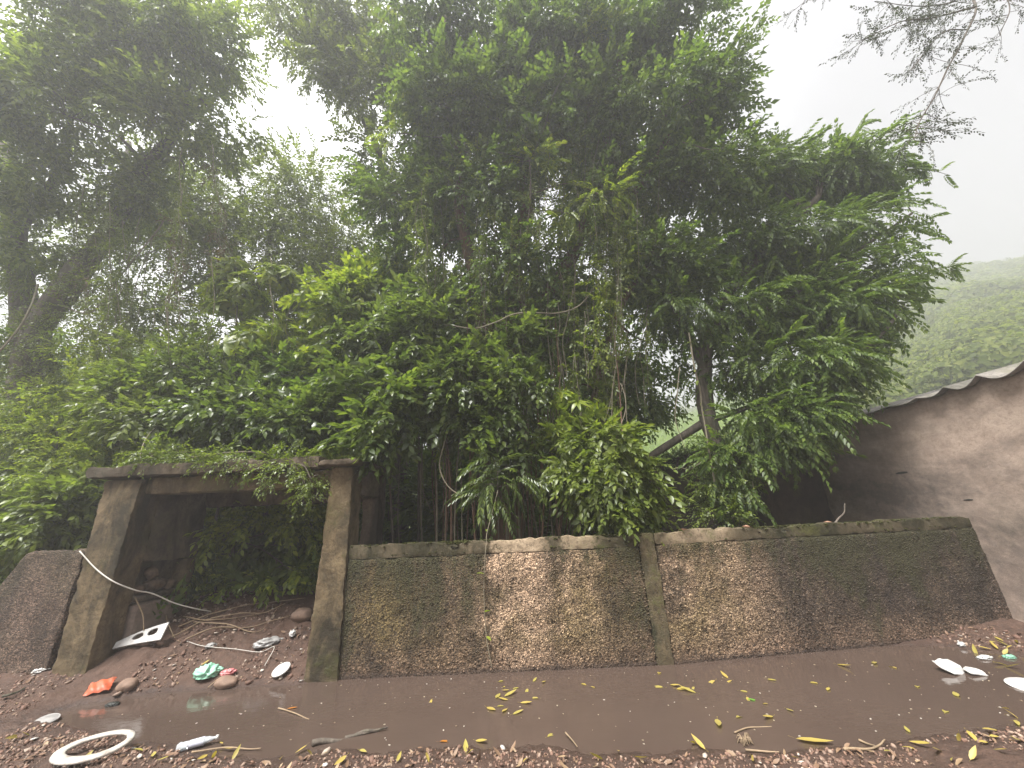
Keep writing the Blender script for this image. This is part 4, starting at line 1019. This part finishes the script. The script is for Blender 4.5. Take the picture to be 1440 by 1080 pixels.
for k in range(26):
    d = rng.normal(0, 1, 3)*np.array([1, .6, .5]); d[2] = abs(d[2])*.6; d *= rng.uniform(.03, .07)/np.linalg.norm(d)
    mb.add(*tube(spline([p+np.array([0, 0, .008]), p+d*.6+np.array([0, 0, .03]), p+d], 4), np.linspace(.004, .002, 9), 4))
tag(obj('shredded_tuft', mb, M['drystem'], None, False, tuple(p)), 'small frayed tuft of pale fibres on the near shore', 'scrap')
bag('bag_scrap', 'pale folded paper scrap high on the rubble by the right gate pillar', 'scrap', 411, 893, (.035, .045, .05), 'foam', 15, .9, tail=False)
bag('bag_scrap', 'pale bluish plastic wisp half buried on the rubble slope', 'scrap', 297, 908, (.06, .05, .03), 'greybag', 16, .9, tail=False)

# orange packet: a creased pillow pack
p = gpos(139, 972)
u, v = np.meshgrid(np.linspace(-1, 1, 15), np.linspace(-1, 1, 13), indexing='ij')
th = .028*(1-u**4)*(1-v**4); cr = .008*np.sin(u*7+v*3)+.01*(np.abs(u) > .85)*np.sin(v*22)
top = np.stack([u*.1, v*.085, th+cr], -1).reshape(-1, 3); bot = np.stack([u*.1, v*.085, -th*.4+cr-.002], -1).reshape(-1, 3)
i, j = np.meshgrid(np.arange(14), np.arange(12), indexing='ij'); q = np.stack([i*13+j, (i+1)*13+j, (i+1)*13+j+1, i*13+j+1], -1).reshape(-1, 4)
tag(obj('packet', (place(np.concatenate([top, bot]), p+np.array([0, 0, .045]), .45, -.1, .45), np.concatenate([q, q[:, ::-1]+195])), M['orange'], None, False, tuple(p)), 'bright orange crumpled packet on the rubble at left', 'packet')

# crumpled clear bottle
p = gpos(276, 1052)
bt = thing('bottle', 'crushed clear plastic bottle lying on the near shore beside the plastic ring', 'bottle', tuple(p))
prof = [(-.13, .0), (-.128, .03), (-.11, .034), (-.05, .033), (-.045, .029), (0, .033), (.05, .03), (.08, .022), (.105, .013), (.12, .012)]
P = np.array([[x, 0, 0] for x, _ in prof]); P = np.stack([np.interp(np.linspace(0, 9, 40), range(10), P[:, 0]), np.zeros(40), np.zeros(40)], 1)
V, Fs = tube(P, np.interp(np.linspace(0, 9, 40), range(10), [r for _, r in prof])+.001, 20)
V[:, 1:] *= (1+.35*fbm(V, 28, 2, 5))[:, None]; V[:, 2] *= .75
obj('body', (place(V, p+np.array([0, 0, .035]), 0, -.05, .45), Fs), M['clear'], bt, True)
V, Fs = tube(np.array([[.12, 0, 0], [.127, 0, 0], [.138, 0, 0]]), .0155, 16)
obj('cap', (place(V, p+np.array([0, 0, .035]), 0, -.05, .45), Fs), M['foam'], bt, True)
V, Fs = tube(np.array([[-.05, 0, 0], [-.02, 0, 0], [.01, 0, 0], [.045, 0, 0]]), .034, 18, False); V[:, 2] *= .8
obj('label_band', (place(V, p+np.array([0, 0, .035]), 0, -.05, .45), Fs), M['ink'], bt, True)

# discs: jar lid and plates
def disc(name, label, cat, px, py, r, depth, mat, tilt=(0, 0), flip=False, dz=.01, group=None):
    p = gpos(px, py)
    if name == 'plate': prof = [(0, .0), (.60, 0), (.66, .004), (.8, depth), (.97, depth+.003), (1., depth), (.97, depth-.005), (.8, depth-.006), (.66, -.004), (0, -.004)]
    else: prof = [(0, depth), (.86, depth), (.9, depth-.003), (.94, depth+.002), (1., depth-.003), (1., 0), (.95, 0), (.95, depth-.008), (0, depth-.008)]
    n_ = 40; V = []; a = np.arange(n_)*2*PI/n_
    for q_, z in prof: V.append(np.stack([np.cos(a)*q_*r, np.sin(a)*q_*r, np.full(n_, z)], 1))
    V = np.concatenate(V); i, j = np.meshgrid(np.arange(len(prof)-1), np.arange(n_), indexing='ij')
    q = np.stack([i*n_+j, i*n_+(j+1) % n_, (i+1)*n_+(j+1) % n_, (i+1)*n_+j], -1).reshape(-1, 4)
    if flip: V[:, 2] = depth - V[:, 2]; q = q[:, ::-1]
    t = thing(name, label, cat, tuple(p), group)
    obj('dish', (place(V, p+np.array([0, 0, dz]), tilt[0], tilt[1], 0), q), M[mat], t, True)
    return t, p
t, p = disc('lid', 'round white lid with faint scrawl leaning at the water edge by the gate', 'lid', 395, 947, .095, .016, 'foam', (.45, -.2), dz=.03)
for k, pth in enumerate([[(-.05, -.01), (-.03, .02), (-.01, -.015), (.01, .02)], [(.0, -.01), (.02, .02), (.035, -.02), (.055, .015)]]):
    P = spline([np.array([x, y, .0175]) for x, y in pth], 5)
    obj('scrawl', (place(tube(P, .0022, 4)[0], p+np.array([0, 0, .03]), .45, -.2, 0), tube(P, .0022, 4)[1]), M['ink'], t)
disc('plate', 'round white foam plate on the mud at the right edge', 'plate', 1446, 966, .135, .02, 'foam', (.1, -.05), True)
disc('cup_rim', 'round murky plastic rim half sunk in mud at the left end of the puddle', 'rim', 66, 1012, .085, .012, 'greybag', (.15, .1), dz=-.006)

# foam food box: open clamshell piece floating at right
p = gpos(1346, 945)
fb = thing('foam_box', 'crumpled white foam food box half floating at the right of the puddle', 'food box', tuple(p))
def tray(w, d, h, seed):
    u, v = np.meshgrid(np.linspace(-1, 1, 17), np.linspace(-1, 1, 15), indexing='ij')
    e = np.maximum(np.abs(u), np.abs(v)); z = h*(1-sstep(.62, .92, e))
    P = np.stack([u*w, v*d, z], -1).reshape(-1, 3); P = P + .012*np.stack([fbm(P+seed, 9, 2, 1), fbm(P+seed, 9, 2, 2), fbm(P+seed, 9, 2, 3)], 1)
    i, j = np.meshgrid(np.arange(16), np.arange(14), indexing='ij'); q = np.stack([i*15+j, (i+1)*15+j, (i+1)*15+j+1, i*15+j+1], -1).reshape(-1, 4)
    B = P-np.array([0, 0, .006]); return np.concatenate([P, B]), np.concatenate([q, q[:, ::-1]+255])
V, q = tray(.095, .085, .05, 1); obj('lid', (place(V, p+np.array([-.04, .02, .035]), .35, .15, .3), q), M['foam'], fb, True)
V, q = tray(.07, .055, .028, 5); obj('base', (place(V, p+np.array([.11, -.055, .012]), .05, .15, -.2), q), M['foam'], fb, True)

# broken white foam sheet with two oval holes, leaning by the jamb
p = gpos(190, 912)
V, F3 = [], []
n1, n2 = 60, 30
u, v = np.meshgrid(np.linspace(0, 1, n1), np.linspace(0, 1, n2), indexing='ij')
X = u*.5; Yv = v*(.20-.13*(1-u)**1.3)
hole = (((u-.45)/.10)**2+((v-.6)/.22)**2 < 1) | (((u-.74)/.09)**2+((v-.62)/.2)**2 < 1)
T = np.stack([X-.25, Yv, .012*np.sin(u*4)], -1).reshape(-1, 3); B = T-np.array([0, 0, .018])
i, j = np.meshgrid(np.arange(n1-1), np.arange(n2-1), indexing='ij')
q = np.stack([i*n2+j, (i+1)*n2+j, (i+1)*n2+j+1, i*n2+j+1], -1).reshape(-1, 4)
hq = hole.ravel()[q].any(1); q = q[~hq]
ed = {}
for f in q:
    for a_, b_ in zip(f, np.roll(f, -1)):
        if (b_, a_) in ed: ed.pop((b_, a_))
        else: ed[(a_, b_)] = 1
side = np.array([[b_, a_, a_+n1*n2, b_+n1*n2] for a_, b_ in ed])
VV = np.concatenate([T, B])
tag(obj('foam_sheet', (place(VV, p+np.array([0, 0, .06]), .95, -.12, .15), np.concatenate([q, q[:, ::-1]+n1*n2, side])), M['foam'], None, False, tuple(p)), 'broken white foam sheet with two oval holes leaning by the left gate jamb', 'foam sheet')

# boulder and rubble stones
p = gpos(318, 962); V, Fc = rock(3, (.13, .09, .06), 3, .3)
tag(obj('boulder', (V+p+np.array([0, 0, .02]), Fc), M['stone'], None, True, tuple(p)), 'rounded brown boulder at the water edge below the pink bag', 'boulder')
p = gpos(178, 968); V, Fc = rock(13, (.10, .08, .06), 3, .3)
tag(obj('boulder', (V+p+np.array([0, 0, .03]), Fc), M['stone'], None, True, tuple(p)), 'grey-brown boulder among rubble right of the orange packet', 'boulder')
p = gpos(425, 868); V, Fc = rock(23, (.16, .12, .09), 3, .3)
tag(obj('boulder', (V+p+np.array([0, 0, .03]), Fc), M['stone'], None, True, tuple(p)), 'reddish boulder on top of the rubble slope beside the right gate pillar', 'boulder')
# brick bits on the wall top
for k, px in enumerate((1235, 1070, 975)):
    c = np.array([[4.15, 2.98, 2.1][k], 0, 1.385]); c[1] = 5.08+(c[0]-1.68)*.111
    V, Fc = rock(50+k, (.06, .035, .022), 1, .8)
    tag(obj('brick_fragment', (V+c, Fc), M['brick'], None, False, tuple(c)), 'crumbled brick fragment lying on the boundary wall top', 'brick', 'brick fragments on the wall top')
c = at(1250, 738, 5.4)
P = spline([np.array([4.28, 5.42, 1.36]), np.array([4.38, 5.45, 1.43]), np.array([4.5, 5.47, 1.50]), np.array([4.56, 5.47, 1.62])], 6)
tag(obj('stick', tube(wob(P, .01, 5, 3), np.linspace(.016, .006, len(P)), 6), M['bark'], None, True, tuple(P[0])), 'short dark stick jutting up from the wall top before the shed', 'stick')

# cable and dry stems
P = pts((112, 775, 4.93), (135, 800, 4.93), (160, 818, 4.93), (190, 830, 5.1), (215, 835, 5.3), (245, 848, 5.5), (275, 856, 5.7), (297, 860, 5.9))
tag(obj('cable', tube(spline(P, 8), .007, 6), M['cable'], None, True, tuple(P[0])), 'sagging pale cable running from the left gate pillar into the opening', 'cable')
P = [gpos(262, 905)+np.array([0, 0, .03]), gpos(285, 913)+np.array([0, 0, .03]), gpos(330, 918)+np.array([0, 0, .04]), gpos(365, 921)+np.array([0, 0, .03]), gpos(385, 914)+np.array([0, 0, .04]), gpos(372, 938)+np.array([0, 0, .03])]
tag(obj('string', tube(spline(P, 8), .004, 5), M['cable'], None, True, tuple(P[0])), 'loose pale string looping over the rubble slope', 'string')
stems = [((250, 890), (300, 870), (360, 855), (428, 849)), ((240, 905), (285, 880), (330, 868), (380, 862)), ((270, 885), (320, 885), (365, 890), (390, 862)),
         ((255, 870), (290, 880), (340, 872), (400, 858)), ((262, 900), (300, 893), (345, 886), (405, 880)), ((205, 830), (200, 860), (205, 880), (212, 895)), ((225, 865), (235, 885), (245, 900), (250, 905))]
for k, s_ in enumerate(stems):
    P = spline([gpos(*q)+np.array([0, 0, rng.uniform(.03, .1)]) for q in s_], 8)
    if k == 5: P = spline([at(188, 840, 5.3), at(198, 860, 5.3), at(203, 885, 5.3), gpos(210, 905)], 8)
    o = obj('dry_stem', tube(wob(P, .03, 3, k), np.linspace(.010, .004, len(P)), 5), M['drystem'], None, True, tuple(P[0]))
    tag(o, 'dry trailing stem lying over the rubble inside the gate', 'stem', 'dry stems on the rubble slope')
# driftwood and sticks on the near shore
def stick(label, path, r, dz=.015, mat='bark', fork=None, name='stick'):
    P = spline([gpos(*q)+np.array([0, 0, dz]) for q in path], 8)
    mb_ = MB(); mb_.add(*tube(wob(P, r*1.2, 6, len(path)), np.linspace(r, r*.5, len(P)), 7))
    if fork:
        Q = spline([P[len(P)//2], gpos(*fork)+np.array([0, 0, dz+.02])], 5); mb_.add(*tube(Q, np.linspace(r*.6, r*.3, len(Q)), 6))
    tag(obj(name, mb_, M[mat], None, True, tuple(P[0])), label, 'stick')
stick('long dark branch half sunk along the near puddle edge', [(440, 1052), (470, 1042), (500, 1034), (530, 1030)], .022, .0, fork=(545, 1027), name='driftwood')
stick('small pale forked twig floating on the puddle left of centre', [(392, 998), (405, 1001), (420, 1007), (434, 1013)], .007, .008, 'drystem', (398, 1003))
stick('thin upright-leaning twig at the near puddle edge', [(795, 1036), (805, 1048), (812, 1058)], .006, .03, 'drystem')
stick('pale bent stick on the near shore at right', [(1190, 1060), (1215, 1058), (1238, 1053), (1246, 1048)], .009, .02, 'drystem')
stick('short pale twig afloat above the bent stick', [(1210, 1044), (1222, 1049), (1232, 1052)], .008, .01, 'drystem')
stick('thin stalk lying in the near water beside the tuft of plastic', [(1033, 1032), (1050, 1026), (1066, 1023), (1086, 1022)], .006, .006, 'drystem')
stick('straight brown twig on the near shore at centre right', [(1050, 1058), (1075, 1060), (1097, 1062)], .007, .02, 'drystem')
stick('long dry stalk among yellow leaves by the crushed bottle', [(268, 1063), (300, 1057), (330, 1056), (366, 1056)], .007, .02, 'drystem')
stick('dark stick poking through the mud at the left edge', [(0, 985), (15, 980), (35, 970)], .014, .03)
stick('pale stalk dipping into the water below the mint-green bag', [(292, 972), (305, 960), (318, 950)], .006, .03, 'drystem')

# fallen leaves, one object each
LM = []
for k in range(4):
    V, Fc = leaf_big(.125+.012*k, .045+.006*(k % 2), .12+.05*k, (.25, -.1, .4, -.3)[k])
    st = (np.array([[-.035, .0015, .004], [-.035, -.0015, .004], [0.004, 0, 0]]), np.array([[0, 1, 2]]))
    V, Fc = merge([(V, Fc), st]); LM.append((V, Fc))
LMESH = {}
def fallen(px, py, mat, label, group, float_=False, s=1., ang=None, k=None):
    p = gpos(px, py); k = int(rng.integers(0, 4)) if k is None else k
    if (k, mat) not in LMESH:
        m_ = mesh('leaf', LM[k][0]-np.array([.06, 0, 0]), LM[k][1], True); m_.materials.append(M[mat]); LMESH[(k, mat)] = m_
    o = bpy.data.objects.new('fallen_leaf', LMESH[(k, mat)]); COL.objects.link(o)
    o.location = (p[0], p[1], max(p[2], 0)+(.006 if float_ else .022))
    tl = .07 if float_ else .45
    o.rotation_euler = (rng.normal(0, tl), rng.normal(0, tl), rng.uniform(0, 2*PI) if ang is None else ang)
    s *= rng.uniform(.5, .98); o.scale = (s, s, s)
    return tag(o, label, 'leaf', group)
A_ = ('yellow fallen leaf floating on the brown puddle', 'yellow leaves floating on the puddle')
for px, py in [(706, 958), (708, 966), (712, 972), (700, 980), (709, 985), (716, 978), (705, 993), (710, 1000), (726, 968), (741, 972), (750, 982), (738, 990), (728, 1003), (690, 998), (752, 957), (765, 960), (606, 987), (820, 962), (835, 967), (924, 966), (948, 965), (960, 970), (970, 973), (975, 968), (1000, 960), (1020, 952), (927, 946), (1048, 973), (1052, 984), (1075, 990), (1082, 1010), (1025, 959), (1142, 960), (1165, 970), (1185, 937), (1230, 933), (1277, 1029), (1085, 957), (1040, 1008), (1010, 1018), (1110, 1000), (1330, 1000), (1345, 978), (1290, 965), (1255, 938)]:
    fallen(px, py, 'yleaf' if rng.random() < .6 else 'yleaf2', *A_, True, 1.0)
fallen(1060, 985, 'gleaf', 'single bright green leaf floating on the puddle right of centre', None, True, 1.)
fallen(627, 1043, 'oleaf', 'orange fallen leaf in the near shallows at centre', None, True, 1.1, .2)
fallen(675, 1044, 'yleaf', 'yellow-orange leaf in the shallows right of the orange leaf', None, True, 1.0, -.6)
fallen(775, 1034, 'yleaf2', 'pale curled leaf with upturned stalk near the puddle front', None, True, 1.3, .7)
fallen(1140, 1045, 'yleaf', 'large two-lobed yellow leaf at the near puddle edge', None, True, 1.6, -.3)
fallen(410, 997, 'oleaf', 'small orange leaf on the forked floating twig', None, True, .7, .3)
B_ = ('yellow fallen leaf lying on the gravelly near shore', 'yellow leaves on the near shore')
for px, py in [(425, 1058), (435, 1062), (510, 1060), (455, 1064), (655, 1058), (660, 1062), (870, 1060), (975, 1048), (985, 1052), (1350, 1042), (1368, 1038), (1385, 1048), (1400, 1040), (1395, 1030), (1415, 1000), (1425, 1008), (1432, 1020), (1280, 1056), (1300, 1052), (1320, 1060), (1430, 1045), (1410, 1060), (1250, 1062), (310, 1050), (322, 1058), (330, 1066), (300, 1066), (285, 1070), (215, 1066), (195, 1058), (230, 1072), (20, 1040), (35, 1037), (120, 1070), (560, 1072), (600, 1070), (740, 1072), (840, 1070), (900, 1072), (1120, 1070), (1060, 1072), (480, 1074), (395, 1070), (1370, 1068), (1340, 1072)]:
    fallen(px, py, 'yleaf' if rng.random() < .65 else 'yleaf2', *B_, False, .8)
C_ = ('yellowed fallen leaf among debris below the shed wall', 'yellow leaves below the shed')
for px, py in [(1395, 905), (1405, 902), (1412, 908), (1420, 912), (1400, 912), (1385, 914), (1430, 905), (1415, 920), (1372, 918), (1405, 935), (1425, 940)]:
    fallen(px, py, 'yleaf' if rng.random() < .6 else 'yleaf2', *C_, False, 1.)
D_ = ('yellow leaf on the rubble beside the mint-green bag', None)
fallen(290, 934, 'yleaf', *D_, False, .8)

# uncountable debris: gravel, shards, brown litter
def scatter_ground(n, region):
    x, y = region(n); z = gz(x, y); return np.stack([x, y, z], 1)
def near_region(n): return rng.uniform(-5.5, 5.2, n), rng.uniform(2.6, 4.2, n)
def left_region(n): return rng.uniform(-7.2, -3.0, n), rng.uniform(3.2, 5.3, n)
def gate_region(n): return rng.uniform(-5.0, -2.4, n), rng.uniform(4.6, 6.8, n)
def right_region(n): return rng.uniform(4.2, 6.15, n), rng.uniform(3.6, 5.4, n)
def stuff(name, templates, regs, mat, smin, smax, dz=0., flat=False, smooth=False):
    P = np.concatenate([scatter_ground(n, r) for r, n in regs]); P = P[P[:, 2] > .012]; P = P[(fbm(P*np.array([1, 1, 0]), 1.7, 3, 8) > -.10+.22*(rng.random(len(P))-.5))]; n = len(P)
    if flat: R = frame_from(rng.normal(0, 1, (n, 3))*np.array([1, 1, .25]), rng.normal(0, .3, (n, 3))+np.array([0, 0, 1.]))
    else: R = frame_from(rng.normal(size=(n, 3)), rng.normal(size=(n, 3)))
    sc = smin*(smax/smin)**(rng.random(n)**1.8); P[:, 2] += dz
    mb_ = MB()
    for k, T in enumerate(templates):
        s_ = np.arange(n) % len(templates) == k
        if s_.any(): mb_.add(*scatter(T, P[s_], R[s_], sc[s_]))
    return tag(obj(name, mb_, mat, None, smooth), kind='stuff')
def island_mat(name, cols, rough=.75):
    m, nt, b, out = new_mat(name); ri = nd(nt, 'ShaderNodeNewGeometry').outputs['Random Per Island']
    c = ramp(nt, ri, [(i/(len(cols)-1), q) for i, q in enumerate(cols)])
    c = mix(nt, .5, c, mix(nt, noise(nt, objco(nt), 40., 4), (.3, .3, .3), (1.2, 1.2, 1.2)), 'MULTIPLY')
    nt.links.new(c, b.inputs['Base Color']); b.inputs['Roughness'].default_value = rough; return m
rk = [rock(100+k, (1, .75, .5), 1, .5) for k in range(6)]
gm = island_mat('gravel', [(.09, .05, .036), (.19, .105, .072), (.26, .155, .11), (.15, .085, .06), (.40, .29, .22), (.13, .075, .052)])
stuff('gravel', rk, [(near_region, 15000), (left_region, 4500), (gate_region, 2500), (right_region, 2000)], gm, .006, .022, .003)
rm = island_mat('rubble', [(.11, .06, .042), (.19, .105, .075), (.34, .25, .19), (.15, .085, .06), (.52, .43, .35)])
stuff('rubble', rk, [(gate_region, 420), (left_region, 420), (near_region, 200), (right_region, 80)], rm, .014, .045, .006)
lm = island_mat('litter', [(.10, .055, .035), (.24, .15, .09), (.16, .09, .055), (.34, .24, .14)], .6)
lt = [(leaf_big(.09, .035, .3, b_)[0]-np.array([.045, 0, 0]), leaf_big(.09, .035, .3, b_)[1]) for b_ in (.5, -.5, .9)]
stuff('leaf_litter', lt, [(near_region, 2200), (left_region, 600), (gate_region, 500), (right_region, 420)], lm, .3, 1.0, .014, True)
sm = island_mat('shards', [(.62, .58, .52), (.5, .42, .34), (.7, .68, .64)], .5)
stuff('pale_shards', [rock(130+k, (1, .7, .2), 1, .5) for k in range(3)], [(left_region, 130), (gate_region, 130), (near_region, 160), (right_region, 60)], sm, .008, .032, .012, True)
# specks afloat on the water
n = 240; x = rng.uniform(-4, 5, n); y = rng.uniform(3.5, 4.95, n); q = gz(x, y) < -.03; x, y = x[q], y[q]; n = len(x)
mb = MB(); mb.add(*scatter(rock(140, (1, .6, .25), 1, .5), np.stack([x, y, np.full(n, .002)], 1), frame_from(rng.normal(0, 1, (n, 3))*np.array([1, 1, 0]), np.tile([0, 0, 1.], (n, 1))), rng.uniform(.004, .013, n)))
tag(obj('floating_specks', mb, island_mat('specks', [(.2, .14, .09), (.4, .33, .22), (.6, .55, .5)], .5)), kind='stuff')
# moss and little weeds on the wall foot and slab top
n = 500; x = rng.uniform(-5.6, -2.1, n); y = rng.uniform(4.9, 6.2, n)
P = np.stack([x, y, np.full(n, 2.47)], 1)
tag(obj('slab_weeds', scatter(SPR['small'][2], P, frame_from(rng.normal(0, .6, (n, 3))+np.array([0, -.3, .6]), rng.normal(size=(n, 3))), rng.uniform(.4, 1.0, n)), M['leaf_olive']), kind='stuff')

# ------------------------------------------------------------------ air
def haze(density):
    m = bpy.data.materials.new('haze_air'); m.use_nodes = True; nt = m.node_tree; nt.nodes.clear()
    out = nt.nodes.new('ShaderNodeOutputMaterial'); v = nt.nodes.new('ShaderNodeVolumePrincipled')
    v.inputs['Color'].default_value = (.78, .78, .80, 1); v.inputs['Density'].default_value = density; v.inputs['Anisotropy'].default_value = .45
    nt.links.new(v.outputs[0], out.inputs['Volume'])
    V = np.array([[x, y, z] for x in (-185, 185) for y in (-12, 185) for z in (-21, 60)], float)
    Fq = np.array([[0, 1, 3, 2], [4, 6, 7, 5], [0, 4, 5, 1], [2, 3, 7, 6], [0, 2, 6, 4], [1, 5, 7, 3]])
    o = obj('haze', (V, Fq), m); tag(o, kind='stuff'); return o
HAZE = .009
if HAZE: haze(HAZE)

# ------------------------------------------------------------------ light
SUN_EL, SUN_AZ = math.radians(60), math.radians(-140)      # azimuth from +Y towards +X
wd = bpy.data.worlds.new('World'); S.world = wd; wd.use_nodes = True
nt = wd.node_tree; bg = nt.nodes['Background']
sky = nt.nodes.new('ShaderNodeTexSky'); sky.sky_type = 'NISHITA'; sky.sun_disc = False
sky.sun_elevation = SUN_EL; sky.sun_rotation = SUN_AZ; sky.air_density = 1.2; sky.dust_density = 6.; sky.ozone_density = 1.
hs = nt.nodes.new('ShaderNodeHueSaturation'); hs.inputs['Saturation'].default_value = .12
nt.links.new(sky.outputs[0], hs.inputs['Color']); mxw = nt.nodes.new('ShaderNodeMix'); mxw.data_type = 'RGBA'; mxw.inputs[0].default_value = .75
nt.links.new(hs.outputs[0], mxw.inputs[6]); mxw.inputs[7].default_value = (1.0, .985, 1.015, 1)
# thinner cloud, so a brighter patch of sky, up ahead to the left
gco = nt.nodes.new('ShaderNodeTexCoord')
dt = nt.nodes.new('ShaderNodeVectorMath'); dt.operation = 'DOT_PRODUCT'; nt.links.new(gco.outputs['Generated'], dt.inputs[0])
dt.inputs[1].default_value = Vector((-.32, .62, .72)).normalized()
mr = nt.nodes.new('ShaderNodeMapRange'); mr.interpolation_type = 'SMOOTHSTEP'; nt.links.new(dt.outputs['Value'], mr.inputs[0])
mr.inputs[1].default_value = .55; mr.inputs[2].default_value = 1.; mr.inputs[3].default_value = 1.; mr.inputs[4].default_value = 2.6
clo = nt.nodes.new('ShaderNodeTexNoise'); clo.inputs['Scale'].default_value = 2.2; clo.inputs['Detail'].default_value = 5; nt.links.new(gco.outputs['Generated'], clo.inputs['Vector'])
cm = nt.nodes.new('ShaderNodeMath'); cm.operation = 'MULTIPLY_ADD'; nt.links.new(clo.outputs['Fac'], cm.inputs[0]); cm.inputs[1].default_value = .5; cm.inputs[2].default_value = .72
mm = nt.nodes.new('ShaderNodeMath'); mm.operation = 'MULTIPLY'; nt.links.new(mr.outputs[0], mm.inputs[0]); nt.links.new(cm.outputs[0], mm.inputs[1])
sc_ = nt.nodes.new('ShaderNodeVectorMath'); sc_.operation = 'SCALE'; nt.links.new(mxw.outputs[2], sc_.inputs[0]); nt.links.new(mm.outputs[0], sc_.inputs['Scale'])
nt.links.new(sc_.outputs[0], bg.inputs[0]); bg.inputs[1].default_value = .12
sl = bpy.data.lights.new('sun', 'SUN'); sl.energy = 2.8; sl.angle = math.radians(25); sl.color = (1, .98, .94)
so = bpy.data.objects.new('sun', sl); COL.objects.link(so)
d = Vector((math.sin(SUN_AZ)*math.cos(SUN_EL), math.cos(SUN_AZ)*math.cos(SUN_EL), math.sin(SUN_EL)))
so.rotation_euler = d.to_track_quat('Z', 'Y').to_euler(); so.location = (0, 0, 20)

# ------------------------------------------------------------------ camera
cam = bpy.data.cameras.new('camera'); co = bpy.data.objects.new('camera', cam); COL.objects.link(co)
cam.sensor_width = 36; cam.lens = 36*F/1440; cam.clip_end = 2000; cam.clip_start = .05
c, s = math.cos(ROLL), math.sin(ROLL)
fw = Vector((0, math.cos(PITCH), math.sin(PITCH))); u0 = Vector((0, -math.sin(PITCH), math.cos(PITCH))); r0 = Vector((1, 0, 0))
Rv = r0*c - u0*s; Uv = r0*s + u0*c
mt = Matrix((Rv, Uv, -fw)).transposed().to_4x4(); mt.translation = (0, 0, EYE); co.matrix_world = mt
S.camera = co
S.view_settings.view_transform = 'Standard'; S.view_settings.look = 'None'; S.view_settings.exposure = 2.05; S.view_settings.gamma = 1.
S.cycles.use_denoising = True
S.cycles.max_bounces = 8; S.cycles.transparent_max_bounces = 4; S.cycles.volume_bounces = 2
S.render.resolution_x = 1024; S.render.resolution_y = 768
